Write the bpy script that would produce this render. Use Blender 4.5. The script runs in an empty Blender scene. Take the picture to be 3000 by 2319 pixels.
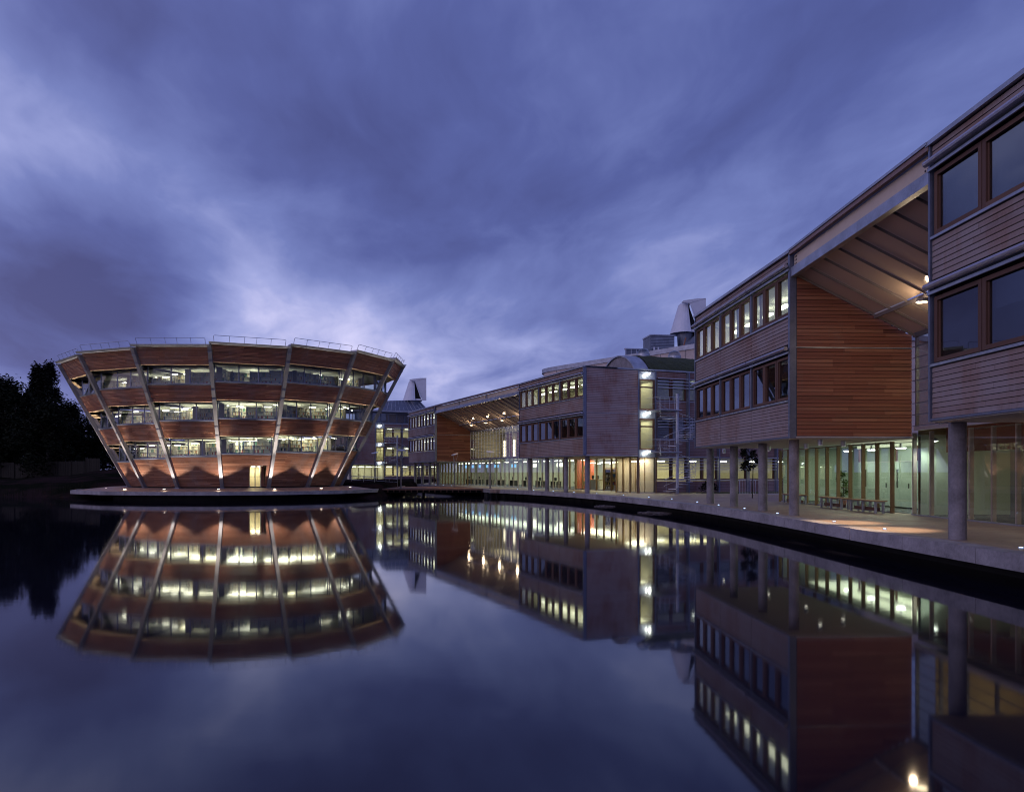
import bpy, math, random
from mathutils import Vector, Matrix
random.seed(7)
S = bpy.context.scene
C = S.collection
R = math.radians
CAMZ = 1.77                      # eye height above the terrace, whose top is z = 0
F_PX, W_PX, H_PX, HOR = 2250.0, 3000.0, 2319.0, 1382.0
WATER_Z = -0.76

# ------------------------------------------------------------------ camera
cam_d = bpy.data.cameras.new('camera'); cam = bpy.data.objects.new('camera', cam_d); C.objects.link(cam)
cam.location = (0, 0, CAMZ); cam.rotation_euler = (R(90), 0, 0)
cam_d.sensor_fit = 'HORIZONTAL'; cam_d.sensor_width = 36.0
cam_d.lens = 36.0 * F_PX / W_PX
cam_d.shift_y = (HOR - H_PX / 2) / W_PX
cam_d.clip_start = 0.1; cam_d.clip_end = 4000
S.camera = cam

# ------------------------------------------------------------------ node helper
class NT:
    def __init__(s, tree):
        s.t = tree; s.n = tree.nodes; s.l = tree.links
    def node(s, typ, **kw):
        nd = s.n.new(typ)
        for k, v in kw.items(): setattr(nd, k, v)
        return nd
    def put(s, sock, v):
        if isinstance(v, bpy.types.NodeSocket): s.l.new(v, sock)
        else: sock.default_value = v
    def math(s, op, a, b=0.0, c=0.0, clamp=False):
        m = s.node('ShaderNodeMath', operation=op, use_clamp=clamp)
        s.put(m.inputs[0], a); s.put(m.inputs[1], b); s.put(m.inputs[2], c)
        return m.outputs[0]
    def mix(s, f, a, b, blend='MIX'):
        m = s.node('ShaderNodeMix', data_type='RGBA', blend_type=blend)
        s.put(m.inputs[0], f)
        s.put(m.inputs[6], a if isinstance(a, bpy.types.NodeSocket) else (*a, 1)); s.put(m.inputs[7], b if isinstance(b, bpy.types.NodeSocket) else (*b, 1))
        return m.outputs[2]
    def vmul(s, v, k):
        m = s.node('ShaderNodeMapping'); s.put(m.inputs[0], v); m.inputs[3].default_value = k
        return m.outputs[0]
    def noise(s, v, scale, detail=4, rough=.55, dist=0.0):
        m = s.node('ShaderNodeTexNoise'); s.put(m.inputs['Vector'], v)
        m.inputs['Scale'].default_value = scale; m.inputs['Detail'].default_value = detail
        m.inputs['Roughness'].default_value = rough; m.inputs['Distortion'].default_value = dist
        return m.outputs[0]
    def ramp(s, f, stops):
        m = s.node('ShaderNodeValToRGB'); s.put(m.inputs[0], f)
        e = m.color_ramp.elements
        while len(e) < len(stops): e.new(.5)
        for el, (p, c) in zip(e, stops):
            el.position = p; el.color = (*c, 1) if len(c) == 3 else c
        return m.outputs[0]

# ------------------------------------------------------------------ sky
SUN_EL, SUN_AZ = 1.5, 250.0      # the sun has just set on the left, behind the camera
w = bpy.data.worlds.new('World'); S.world = w; w.use_nodes = True
t = NT(w.node_tree); t.n.clear()
gen = t.node('ShaderNodeTexCoord').outputs['Generated']
sep = t.node('ShaderNodeSeparateXYZ'); t.put(sep.inputs[0], gen)
X_, Y_, Z_ = sep.outputs
zc = t.math('MAXIMUM', Z_, 0.0)
# clouds on a flat layer, drawn out along the wind, which blows towards a point near the horizon
den = t.math('ADD', zc, 0.16)
comb = t.node('ShaderNodeCombineXYZ'); t.put(comb.inputs[0], t.math('DIVIDE', X_, den)); t.put(comb.inputs[1], t.math('DIVIDE', Y_, den))
def rotmap(v, deg, sc, loc=(0, 0, 0)):
    a = t.node('ShaderNodeMapping'); t.put(a.inputs[0], v); a.inputs[2].default_value = (0, 0, R(deg)); 
    b = t.node('ShaderNodeMapping'); t.put(b.inputs[0], a.outputs[0]); b.inputs[3].default_value = sc; b.inputs[1].default_value = loc
    return b.outputs[0]
wv = t.node('ShaderNodeTexNoise'); t.put(wv.inputs['Vector'], comb.outputs[0]); wv.inputs['Scale'].default_value = 1.3; wv.inputs['Detail'].default_value = 3
wsub = t.node('ShaderNodeVectorMath', operation='SUBTRACT'); t.put(wsub.inputs[0], wv.outputs['Color']); wsub.inputs[1].default_value = (.5, .5, .5)
wsc = t.node('ShaderNodeVectorMath', operation='SCALE'); t.put(wsc.inputs[0], wsub.outputs[0]); wsc.inputs['Scale'].default_value = .38
wad = t.node('ShaderNodeVectorMath', operation='ADD'); t.put(wad.inputs[0], comb.outputs[0]); t.put(wad.inputs[1], wsc.outputs[0]); cp = wad.outputs[0]
cl1 = t.noise(rotmap(cp, -14, (1.0, .60, 1), (3.1, 1.7, 0)), 1.5, 6, .54, 0.3)
cl2 = t.noise(rotmap(cp, -20, (1.0, .42, 1), (7.1, 4.2, 0)), 3.4, 5, .50, 0.3)
cl3 = t.noise(rotmap(cp, 4, (1.0, .30, 1), (1.3, 9.2, 0)), 9, 4, .6, 0.2)
def px_dir(x, y):
    v = Vector(((x - 1500) / F_PX, 1, (HOR - y) / F_PX)); return v.normalized()
def blob(x, y, k, amp, d=None):
    d = d or px_dir(x, y)
    dp = t.node('ShaderNodeVectorMath', operation='DOT_PRODUCT'); t.put(dp.inputs[0], gen); dp.inputs[1].default_value = d
    e = t.math('EXPONENT', t.math('MULTIPLY', t.math('SUBTRACT', dp.outputs['Value'], 1.0), k))
    return t.math('MULTIPLY', e, amp)
dens = t.math('ADD', t.math('MULTIPLY', t.math('SUBTRACT', cl1, .5), 1.25), t.math('MULTIPLY', t.math('SUBTRACT', cl2, .5), 1.0))
dens = t.math('ADD', dens, t.math('MULTIPLY', t.math('SUBTRACT', cl3, .5), .25))
for b in [(0, 370, 120, .12), (170, 440, 150, .22), (340, 560, 170, .30), (520, 700, 220, .34), (640, 860, 150, .36), (850, 920, 160, .34), (1060, 990, 150, .36), (1300, 1020, 160, .26), (1550, 1120, 160, .22), (250, 560, 120, .14),
          (1050, 600, 130, -.18), (330, 830, 150, -.85), (450, 770, 300, -.25), (50, 870, 200, -.40), (150, 700, 300, -.22), (1200, 450, 40, -.12), (1650, 790, 110, -.26), (900, 170, 50, -.18), (1850, 900, 120, .26), (1900, 650, 150, .14),
          (2300, 560, 100, .10), (2700, 300, 80, .10), (2250, 330, 100, -.18), (60, 1160, 150, .35), (2600, 60, 80, -.1), (300, 150, 60, -.15)]:
    dens = t.math('ADD', dens, blob(*b))
val = t.math('ADD', t.math('MULTIPLY', dens, .62), .445, clamp=True)
col = t.ramp(val, [(0.0, (.043, .052, .180)), (.30, (.076, .099, .30)), (.55, (.142, .180, .44)), (.78, (.30, .337, .635)), (1.0, (.59, .58, .85))])
# paler, pinker low down
hz = t.math('POWER', t.math('SUBTRACT', 1.0, zc), 9.0)
col = t.mix(t.math('MULTIPLY', hz, .12), col, (.42, .33, .55))
glow = blob(0, 0, 3.2, 1.0, Vector((-.80, -.58, .16)).normalized())   # the western afterglow
col = t.mix(t.math('MULTIPLY', glow, .66, clamp=True), col, (.92, .80, 1.08))
sky = t.node('ShaderNodeTexSky', sky_type='NISHITA'); sky.sun_disc = False
sky.sun_elevation = R(SUN_EL); sky.sun_rotation = R(SUN_AZ)
bg1 = t.node('ShaderNodeBackground'); t.put(bg1.inputs[0], sky.outputs[0]); bg1.inputs[1].default_value = 0.010
bg2 = t.node('ShaderNodeBackground'); t.put(bg2.inputs[0], col); bg2.inputs[1].default_value = 1.14
ad = t.node('ShaderNodeAddShader'); t.l.new(bg1.outputs[0], ad.inputs[0]); t.l.new(bg2.outputs[0], ad.inputs[1])
out = t.node('ShaderNodeOutputWorld'); t.l.new(ad.outputs[0], out.inputs[0])
w.cycles.sampling_method = 'MANUAL'; w.cycles.sample_map_resolution = 512

sun_d = bpy.data.lights.new('dusk_glow', 'SUN'); sun = bpy.data.objects.new('dusk_glow', sun_d); C.objects.link(sun)
sun_d.energy = 0.12; sun_d.angle = R(40); sun_d.color = (.92, .74, 1.0)  # broad soft lamp added for the western sky glow; the sun is down
sun.rotation_euler = Vector((.80, .58, -.24)).to_track_quat('-Z', 'Y').to_euler()

S.view_settings.view_transform = 'Standard'; S.view_settings.look = 'None'
S.view_settings.exposure = 0.0; S.view_settings.gamma = 1.0
S.cycles.max_bounces = 7; S.cycles.transparent_max_bounces = 14; S.cycles.diffuse_bounces = 3; S.cycles.glossy_bounces = 4
S.cycles.sample_clamp_indirect = 3.0; S.cycles.sample_clamp_direct = 0
S.cycles.caustics_reflective = False; S.cycles.caustics_refractive = False
S.cycles.use_denoising = True
S.cycles.pixel_filter_type = 'BLACKMAN_HARRIS'; S.cycles.filter_width = 1.05
try: S.cycles.denoiser = 'OPENIMAGEDENOISE'
except Exception: pass

# ------------------------------------------------------------------ materials
M = {}
def mat(name):
    m = bpy.data.materials.new(name); m.use_nodes = True
    n = NT(m.node_tree); n.n.clear()
    b = n.node('ShaderNodeBsdfPrincipled'); o = n.node('ShaderNodeOutputMaterial'); n.l.new(b.outputs[0], o.inputs[0])
    M[name] = m
    return n, b, o
def simple(name, col, rough=.6, metal=0.0, var=.15, scale=3.0, bump=0.0, spec=.5, emis=None, es=0):
    n, b, o = mat(name)
    pos = n.node('ShaderNodeNewGeometry').outputs['Position']
    nz = n.noise(pos, scale, 6, .6)
    nz2 = n.noise(pos, scale * 9, 4, .6)
    f = n.math('ADD', n.math('MULTIPLY', nz, .7), n.math('MULTIPLY', nz2, .3))
    lo = tuple(c * (1 - var) for c in col); hi = tuple(min(1, c * (1 + var)) for c in col)
    n.put(b.inputs['Base Color'], n.mix(n.ramp(f, [(.35, (0, 0, 0)), (.65, (1, 1, 1))]), lo, hi))
    n.put(b.inputs['Roughness'], n.math('ADD', n.math('MULTIPLY', n.math('SUBTRACT', nz2, .5), .25), rough, clamp=True))
    b.inputs['Metallic'].default_value = metal; b.inputs['Specular IOR Level'].default_value = spec
    if bump:
        bp = n.node('ShaderNodeBump'); bp.inputs['Strength'].default_value = bump; bp.inputs['Distance'].default_value = .02
        n.put(bp.inputs['Height'], nz2); n.l.new(bp.outputs[0], b.inputs['Normal'])
    if emis:
        b.inputs['Emission Color'].default_value = (*emis, 1); b.inputs['Emission Strength'].default_value = es
    return M[name]
def timber(name, a, b_, c_, grey=None, greyamt=0.0, rough=.62):
    """boards: own tone per board, long grain, silvering with streaks where the rain reaches"""
    n, b, o = mat(name)
    geo = n.node('ShaderNodeNewGeometry'); pos = geo.outputs['Position']; isl = geo.outputs['Random Per Island']
    ob = n.node('ShaderNodeObjectInfo').outputs['Random']
    rnd = n.math('FRACT', n.math('ADD', n.math('MULTIPLY', isl, 7.31), n.math('MULTIPLY', ob, 5.17)))
    base = n.ramp(rnd, [(0, a), (.5, b_), (.85, c_), (1, tuple(x * .62 for x in a))])
    grain = n.noise(n.vmul(pos, (.9, .9, 55)), 1.6, 6, .65)
    base = n.mix(n.math('MULTIPLY', n.math('SUBTRACT', grain, .35, clamp=True), 1.3, clamp=True), base, tuple(x * .55 for x in b_))
    if grey:
        g1 = n.noise(n.vmul(pos, (1.1, 1.1, .7)), .55, 5, .62)
        g2 = n.noise(n.vmul(pos, (5, 5, .6)), 1.4, 4, .7)
        gf = n.math('ADD', n.math('MULTIPLY', g1, .75), n.math('MULTIPLY', g2, .25))
        gf = n.math('ADD', n.math('MULTIPLY', n.math('SUBTRACT', gf, .5), 4.0), greyamt, clamp=True)
        gf = n.math('MULTIPLY', gf, n.math('ADD', n.math('MULTIPLY', rnd, .35), .70), clamp=True)
        base = n.mix(gf, base, n.mix(grain, grey, tuple(x * .72 for x in grey)))
    n.put(b.inputs['Base Color'], base)
    b.inputs['Roughness'].default_value = rough; b.inputs['Specular IOR Level'].default_value = .3
    bp = n.node('ShaderNodeBump'); bp.inputs['Strength'].default_value = .35; bp.inputs['Distance'].default_value = .006
    n.put(bp.inputs['Height'], grain); n.l.new(bp.outputs[0], b.inputs['Normal'])
    return M[name]
timber('cedar', (.21, .072, .048), (.28, .105, .065), (.37, .165, .100), (.26, .17, .14), -.3)
timber('cedar_dark', (.22, .088, .055), (.30, .13, .075), (.41, .20, .12), (.30, .21, .19), .10)
timber('cedar_grey', (.22, .115, .085), (.27, .15, .11), (.31, .18, .14), (.35, .285, .285), .80)
timber('cedar_grey_side', (.26, .11, .085), (.30, .14, .11), (.34, .18, .14), (.44, .35, .36), .95)
timber('cedar_muted', (.21, .10, .09), (.25, .13, .11), (.28, .15, .12), (.31, .23, .24), .62)  # duller mauve-brown boards
timber('frame_timber', (.12, .062, .048), (.14, .072, .052), (.17, .09, .062))
timber('mullion_timber', (.24, .15, .075), (.27, .17, .085), (.30, .19, .10))
timber('bench_timber', (.34, .20, .11), (.38, .23, .13), (.42, .27, .16))
simple('steel_blue', (.17, .19, .27), .42, .55, .2, 2.5, .1)
simple('rib_paint', (.20, .17, .17), .8, 0, .15, 2)
simple('rib_metal', (.20, .20, .225), .5, .25, .14, 1.2, .12)
simple('galv', (.40, .42, .50), .45, .6, .2, 5, .1)
simple('cream_steel', (.56, .47, .42), .5, .1, .1, 3)
simple('pale_steel', (.50, .52, .60), .38, .6, .1, 3)
simple('coping_metal', (.36, .38, .45), .38, .6, .25, 1.5, .15)
simple('cream_panel', (.62, .50, .40), .55, 0, .08, .8)
simple('cream_render', (.52, .44, .43), .8, 0, .20, .5, .3)
simple('concrete', (.22, .205, .225), .75, 0, .36, 1.6, .6)
simple('slab_concrete', (.28, .262, .285), .72, 0, .38, 1.1, .6)
simple('dark_stone', (.11, .09, .09), .8, 0, .5, 9, .3)
simple('dark_void', (.012, .012, .014), .9, 0, .3, 2)  # near-black; stands in for shade in gaps, recesses and undersides
simple('soffit', (.60, .57, .50), .6, 0, .06, .7)
simple('plaster', (.66, .62, .50), .7, 0, .06, .6)
simple('plaster_green', (.52, .62, .54), .6, 0, .05, .6)
simple('ceiling_white', (.55, .56, .51), .7, 0, .06, .8)
simple('floor_carpet', (.10, .11, .13), .9, 0, .2, 5)
simple('red_paint', (.42, .09, .04), .5, 0, .1, 1)
simple('partition_wood', (.42, .31, .19), .5, 0, .15, 2)
simple('dark_furniture', (.05, .045, .05), .5, 0, .2, 3)
simple('shelf_white', (.70, .70, .64), .5, 0, .06, 2)
simple('shelf_end', (.24, .22, .21), .5, 0, .1, 2)
simple('white_paint', (.72, .72, .72), .45, 0, .05, 2)
simple('black_rubber', (.03, .03, .035), .6)
simple('terracotta', (.35, .11, .05), .7)
simple('awning_metal', (.46, .44, .52), .35, .7, .12, 3)
simple('sedum', (.035, .045, .022), .95, 0, .5, 6, 1.0)
simple('zinc_dark', (.15, .17, .23), .5, .5, .25, 1.5, .1)
simple('metal_white', (.60, .63, .74), .5, .1, .08, 1)
simple('blind_fabric', (.12, .13, .18), .8, 0, .1, 3)
simple('curtain', (.62, .58, .48), .8, 0, .12, 3)
def emitter(name, col, s):
    n, b, o = mat(name)
    e = n.node('ShaderNodeEmission'); e.inputs[0].default_value = (*col, 1); e.inputs[1].default_value = s
    n.l.new(e.outputs[0], o.inputs[0])
emitter('tube_light', (1.0, .97, .78), 9.0)
emitter('panel_glow', (1.0, .95, .76), 4.0)
emitter('lamp_warm', (1.0, .80, .50), 16.0)
emitter('lamp_white', (.93, 1.0, .88), 22.0)
emitter('led_blue', (.42, .60, 1.0), 5.0)
emitter('uplight_glow', (1.0, .84, .66), 12.0)
emitter('sign_blue', (.25, .60, 1.0), 1.6)
def glass(name, tint, r0=.05, rough=0.0, refl=1.0):
    n, b, o = mat(name); n.n.remove(b)
    tr = n.node('ShaderNodeBsdfTransparent'); tr.inputs[0].default_value = (*tint, 1)
    gl = n.node('ShaderNodeBsdfGlossy'); gl.inputs['Roughness'].default_value = rough; gl.inputs[0].default_value = (.95, .96, 1, 1)
    lw = n.node('ShaderNodeLayerWeight')
    f = n.math('POWER', lw.outputs['Facing'], 4.2)
    f = n.math('MULTIPLY', n.math('ADD', n.math('MULTIPLY', f, 1 - r0), r0), refl, clamp=True)
    lw.inputs[0].default_value = .5
    mx = n.node('ShaderNodeMixShader'); n.put(mx.inputs[0], f); n.l.new(tr.outputs[0], mx.inputs[1]); n.l.new(gl.outputs[0], mx.inputs[2])
    n.l.new(mx.outputs[0], o.inputs[0])
glass('glass', (.86, .90, .86))
glass('glass_reflect', (.62, .66, .70), .10)
n, b, o = mat('glass_roof'); n.n.remove(b)          # fritted glass with a woven shade under it
tr = n.node('ShaderNodeBsdfTransparent'); tr.inputs[0].default_value = (.8, .75, .7, 1)
df = n.node('ShaderNodeBsdfDiffuse'); df.inputs[0].default_value = (.80, .64, .54, 1); tl_ = n.node('ShaderNodeBsdfTranslucent'); tl_.inputs[0].default_value = (.40, .32, .28, 1)
gl = n.node('ShaderNodeBsdfGlossy'); gl.inputs['Roughness'].default_value = .1; gl.inputs[0].default_value = (.9, .9, .9, 1)
m1 = n.node('ShaderNodeMixShader'); m1.inputs[0].default_value = .35; n.l.new(df.outputs[0], m1.inputs[1]); n.l.new(tl_.outputs[0], m1.inputs[2])
m2 = n.node('ShaderNodeMixShader'); m2.inputs[0].default_value = .88; n.l.new(tr.outputs[0], m2.inputs[1]); n.l.new(m1.outputs[0], m2.inputs[2])
m3 = n.node('ShaderNodeMixShader'); lw = n.node('ShaderNodeLayerWeight'); n.put(m3.inputs[0], n.math('ADD', n.math('MULTIPLY', n.math('POWER', lw.outputs['Facing'], 4.0), .8), .06)); n.l.new(m2.outputs[0], m3.inputs[1]); n.l.new(gl.outputs[0], m3.inputs[2]); n.l.new(m3.outputs[0], o.inputs[0])
glass('glass_louvre', (.82, .80, .74), .035, .05)
# books: coloured by island
n, b, o = mat('books')
isl = n.node('ShaderNodeNewGeometry').outputs['Random Per Island']
n.put(b.inputs['Base Color'], n.ramp(isl, [(0, (.72, .68, .56)), (.3, (.42, .10, .07)), (.38, (.75, .72, .62)), (.58, (.10, .22, .15)), (.66, (.65, .52, .30)), (.82, (.10, .16, .34)), (.9, (.75, .73, .66))]))
n.n[-1].color_ramp.interpolation = 'CONSTANT' if hasattr(n.n[-1], 'color_ramp') else None
b.inputs['Roughness'].default_value = .6
# paving
n, b, o = mat('paving')
pos = n.node('ShaderNodeNewGeometry').outputs['Position']
br = n.node('ShaderNodeTexBrick'); n.put(br.inputs['Vector'], n.vmul(pos, (1, 1, 1)))
br.inputs['Scale'].default_value = 1.0; br.inputs['Brick Width'].default_value = .60; br.inputs['Row Height'].default_value = .30
br.inputs['Mortar Size'].default_value = .010; br.inputs['Color1'].default_value = (.30, .20, .15, 1); br.inputs['Color2'].default_value = (.22, .145, .115, 1); br.inputs['Mortar'].default_value = (.09, .07, .06, 1)
pn = n.noise(pos, .7, 6, .6); pn2 = n.noise(pos, 7, 5, .6)
c1 = n.mix(n.math('MULTIPLY', pn, .55), br.outputs[0], (.36, .28, .24))
n.put(b.inputs['Base Color'], c1)
n.put(b.inputs['Roughness'], n.math('ADD', n.math('MULTIPLY', pn, .5), .22, clamp=True))
bp = n.node('ShaderNodeBump'); bp.inputs['Strength'].default_value = .5; bp.inputs['Distance'].default_value = .008
n.put(bp.inputs['Height'], n.math('ADD', n.math('MULTIPLY', br.outputs['Fac'], -1.0), pn2)); n.l.new(bp.outputs[0], b.inputs['Normal'])
# ground
n, b, o = mat('earth')
pos = n.node('ShaderNodeNewGeometry').outputs['Position']
g1 = n.noise(pos, .25, 8, .65); g2 = n.noise(pos, 3.5, 6, .7)
n.put(b.inputs['Base Color'], n.mix(n.ramp(g1, [(.42, (0, 0, 0)), (.58, (1, 1, 1))]), (.010, .012, .008), (.030, .019, .020)))
b.inputs['Roughness'].default_value = 1; b.inputs['Specular IOR Level'].default_value = .0
bp = n.node('ShaderNodeBump'); bp.inputs['Strength'].default_value = .9; bp.inputs['Distance'].default_value = .15
n.put(bp.inputs['Height'], g2); n.l.new(bp.outputs[0], b.inputs['Normal'])
# water: calm, softened by the long exposure's ripples
n, b, o = mat('water')
pos = n.node('ShaderNodeNewGeometry').outputs['Position']
b.inputs['Base Color'].default_value = (.008, .008, .016, 1)
b.inputs['IOR'].default_value = 1.38; b.inputs['Specular IOR Level'].default_value = .75
wn = n.noise(n.vmul(pos, (.35, 1.0, 1)), 1.1, 3, .5)
n.put(b.inputs['Roughness'], n.math('ADD', n.math('MULTIPLY', wn, .045), .020))
bp = n.node('ShaderNodeBump'); bp.inputs['Strength'].default_value = .05; bp.inputs['Distance'].default_value = .02
n.put(bp.inputs['Height'], n.math('MULTIPLY', n.noise(n.vmul(pos, (.6, 1.6, 1)), 2.4, 3, .5), n.math('POWER', n.noise(n.vmul(pos, (.12, .3, 1)), .8, 3, .5), 2.0))); n.l.new(bp.outputs[0], b.inputs['Normal'])
# foliage
def leafmat(name, lo, hi):
    n, b, o = mat(name)
    isl = n.node('ShaderNodeNewGeometry').outputs['Random Per Island']
    n.put(b.inputs['Base Color'], n.mix(isl, lo, hi)); b.inputs['Roughness'].default_value = .9; b.inputs['Specular IOR Level'].default_value = .08
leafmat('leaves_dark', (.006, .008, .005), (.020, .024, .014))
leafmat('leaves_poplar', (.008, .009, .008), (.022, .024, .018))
leafmat('leaves_indoor', (.06, .11, .03), (.14, .20, .06))
simple('bark', (.03, .024, .02), .9, 0, .3, 4, .8)
timber('fence_timber', (.012, .010, .008), (.016, .013, .010), (.02, .015, .012))

# ------------------------------------------------------------------ mesh helpers
class Fr:
    """a local frame: origin, x along u (angle), y to the left of u, z up"""
    def __init__(s, o, ang):
        s.o = Vector((o[0], o[1], o[2] if len(o) > 2 else 0)); s.a = ang
        s.m = Matrix.Translation(s.o) @ Matrix.Rotation(ang, 4, 'Z')
    def p(s, x, y, z): return s.m @ Vector((x, y, z))
W0 = Fr((0, 0, 0), 0)
class MB:
    def __init__(s): s.v = []; s.f = []
    def add(s, vs, fs):
        k = len(s.v); s.v += [tuple(v) for v in vs]; s.f += [tuple(i + k for i in f) for f in fs]
    def box(s, F, x0, x1, y0, y1, z0, z1):
        vs = [F.p(x, y, z) for z in (z0, z1) for x, y in ((x0, y0), (x1, y0), (x1, y1), (x0, y1))]
        s.add(vs, [(3, 2, 1, 0), (4, 5, 6, 7), (0, 1, 5, 4), (1, 2, 6, 5), (2, 3, 7, 6), (3, 0, 4, 7)])
    def hexa(s, vs):
        """8 points: bottom 4 then top 4"""
        s.add(vs, [(3, 2, 1, 0), (4, 5, 6, 7), (0, 1, 5, 4), (1, 2, 6, 5), (2, 3, 7, 6), (3, 0, 4, 7)])
    def bar(s, a, b, wx, wy, up=Vector((0, 0, 1))):
        a = Vector(a); b = Vector(b); d = (b - a).normalized()
        x = d.cross(up)
        if x.length < 1e-4: x = d.cross(Vector((1, 0, 0)))
        x.normalize(); y = x.cross(d)
        vs = [p + x * i * wx / 2 + y * j * wy / 2 for p in (a, b) for i, j in ((-1, -1), (1, -1), (1, 1), (-1, 1))]
        s.hexa(vs)
    def tube(s, pts, r, n=6, closed=False):
        pts = [Vector(p) for p in pts]; k = len(pts); rings = []
        for i, p in enumerate(pts):
            a = pts[i - 1] if (i or closed) else p; b = pts[(i + 1) % k] if (i < k - 1 or closed) else p
            d = (b - a).normalized(); up = Vector((0, 0, 1)) if abs(d.z) < .95 else Vector((1, 0, 0))
            x = d.cross(up).normalized(); y = x.cross(d)
            rr = r[i] if isinstance(r, (list, tuple)) else r
            rings.append([p + (x * math.cos(q * 2 * math.pi / n) + y * math.sin(q * 2 * math.pi / n)) * rr for q in range(n)])
        vs = [q for g in rings for q in g]; fs = []
        for i in range(k - (0 if closed else 1)):
            j = (i + 1) % k
            for q in range(n):
                fs.append((i * n + q, i * n + (q + 1) % n, j * n + (q + 1) % n, j * n + q))
        if not closed: fs += [tuple(range(n))[::-1], tuple((k - 1) * n + q for q in range(n))]
        s.add(vs, fs)
    def prism(s, pts, z0, z1, F=W0):
        k = len(pts); vs = [F.p(x, y, z0) for x, y in pts] + [F.p(x, y, z1) for x, y in pts]
        s.add(vs, [tuple(range(k))[::-1], tuple(range(k, 2 * k))] + [(i, (i + 1) % k, k + (i + 1) % k, k + i) for i in range(k)])
    def lathe(s, c, prof, n=16, a0=0, a1=2 * math.pi):
        full = abs(a1 - a0 - 2 * math.pi) < 1e-6; m = n if full else n + 1
        vs = [(c[0] + r * math.cos(a0 + (a1 - a0) * q / n), c[1] + r * math.sin(a0 + (a1 - a0) * q / n), c[2] + z) for r, z in prof for q in range(m)]
        fs = [(i * m + q, i * m + (q + 1) % m, (i + 1) * m + (q + 1) % m, (i + 1) * m + q) for i in range(len(prof) - 1) for q in range(n)]
        s.add(vs, fs)
WM = {}                                    # world matrices of what has been placed
def link(o, m, parent=None):
    C.objects.link(o); WM[o.name] = m
    if parent is not None:
        o.parent = parent; o.matrix_basis = WM[parent.name].inverted() @ m
    else: o.matrix_basis = m
    return o
def tag(o, label=None, cat=None, group=None, kind=None):
    if label: o['label'] = label
    if cat: o['category'] = cat
    if group: o['group'] = group
    if kind: o['kind'] = kind
    return o
def empty(name, loc, label, cat, group=None, rz=0):
    o = bpy.data.objects.new(name, None); o.empty_display_size = .3
    link(o, Matrix.Translation(Vector(loc)) @ Matrix.Rotation(rz, 4, 'Z'))
    return tag(o, label, cat, group)
def mesh_of(name, mb, material, origin, smooth=False):
    me = bpy.data.meshes.new(name)
    o = Vector(origin)
    me.from_pydata([tuple(Vector(v) - o) for v in mb.v], [], mb.f); me.update()
    me.materials.append(M[material])
    if smooth: me.polygons.foreach_set('use_smooth', [True] * len(me.polygons))
    return me
def make(name, mb, material, parent=None, origin=None, smooth=False, kind=None, label=None):
    """one mesh object whose vertices are given in world space"""
    if origin is None: origin = WM[parent.name].translation if parent is not None else (Vector(mb.v[0]) if mb.v else Vector())
    o = bpy.data.objects.new(name, mesh_of(name, mb, material, origin, smooth))
    link(o, Matrix.Translation(Vector(origin)), parent)
    return tag(o, label, None, None, kind)
UNIT = {}
def unit(shape, material):
    k = (shape, material)
    if k not in UNIT:
        mb = MB()
        if shape == 'box': mb.box(W0, 0, 1, 0, 1, 0, 1)
        elif shape == 'plank':    # lapped board: thin at the top, proud at the foot; y=0 is the face side
            mb.hexa([(0, 0, 0), (1, 0, 0), (1, 1, 0), (0, 1, 0), (0, .50, .90), (1, .50, .90), (1, 1, .90), (0, 1, .90)])
        elif shape == 'cyl': mb.lathe((0, 0, 0), [(0.001, 0), (.5, 0), (.5, 1), (.001, 1)], 20)
        UNIT[k] = mesh_of(shape + '_' + material, mb, material, (0, 0, 0), shape == 'cyl' and False)
    return UNIT[k]
def ubox(name, F, x0, x1, y0, y1, z0, z1, material, parent, shape='box', label=None):
    o = bpy.data.objects.new(name, unit(shape, material))
    m = F.m @ Matrix.Translation((x0, y0, z0)) @ Matrix.Diagonal((x1 - x0, y1 - y0, z1 - z0, 1))
    return tag(link(o, m, parent), label)
def ucyl(name, p, r, h, material, parent):
    o = bpy.data.objects.new(name, unit('cyl', material))
    return link(o, Matrix.Translation(Vector(p)) @ Matrix.Diagonal((2 * r, 2 * r, h, 1)), parent)
def copy_tree(o, m, label=None):
    """a copy of a thing, its parts and their sub-parts"""
    def rec(src, par, mw):
        c = src.copy(); C.objects.link(c); WM[c.name] = mw
        if par is not None: c.parent = par
        c.matrix_basis = mw if par is None else src.matrix_basis.copy()
        for ch in src.children: rec(ch, c, mw @ ch.matrix_basis)
        return c
    c = rec(o, None, m)
    if label: c['label'] = label
    return c
def area(p, sx, sy, power, col, d=(0, 0, -1), parent=None):
    l = bpy.data.lights.new('room_light', 'AREA'); l.shape = 'RECTANGLE'; l.size = sx; l.size_y = sy; l.energy = power; l.color = col
    o = bpy.data.objects.new('room_light', l)
    m = Matrix.Translation(Vector(p)) @ Vector(d).to_track_quat('-Z', 'Y').to_matrix().to_4x4()
    return link(o, m)
def spot(p, tgt, power, col, ang, blend=.5, size=.08):
    l = bpy.data.lights.new('spot_light', 'SPOT'); l.energy = power; l.color = col; l.spot_size = R(ang); l.spot_blend = blend; l.shadow_soft_size = size
    o = bpy.data.objects.new('spot_light', l); p = Vector(p)
    return link(o, Matrix.Translation(p) @ (Vector(tgt) - p).to_track_quat('-Z', 'Y').to_matrix().to_4x4())

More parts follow.
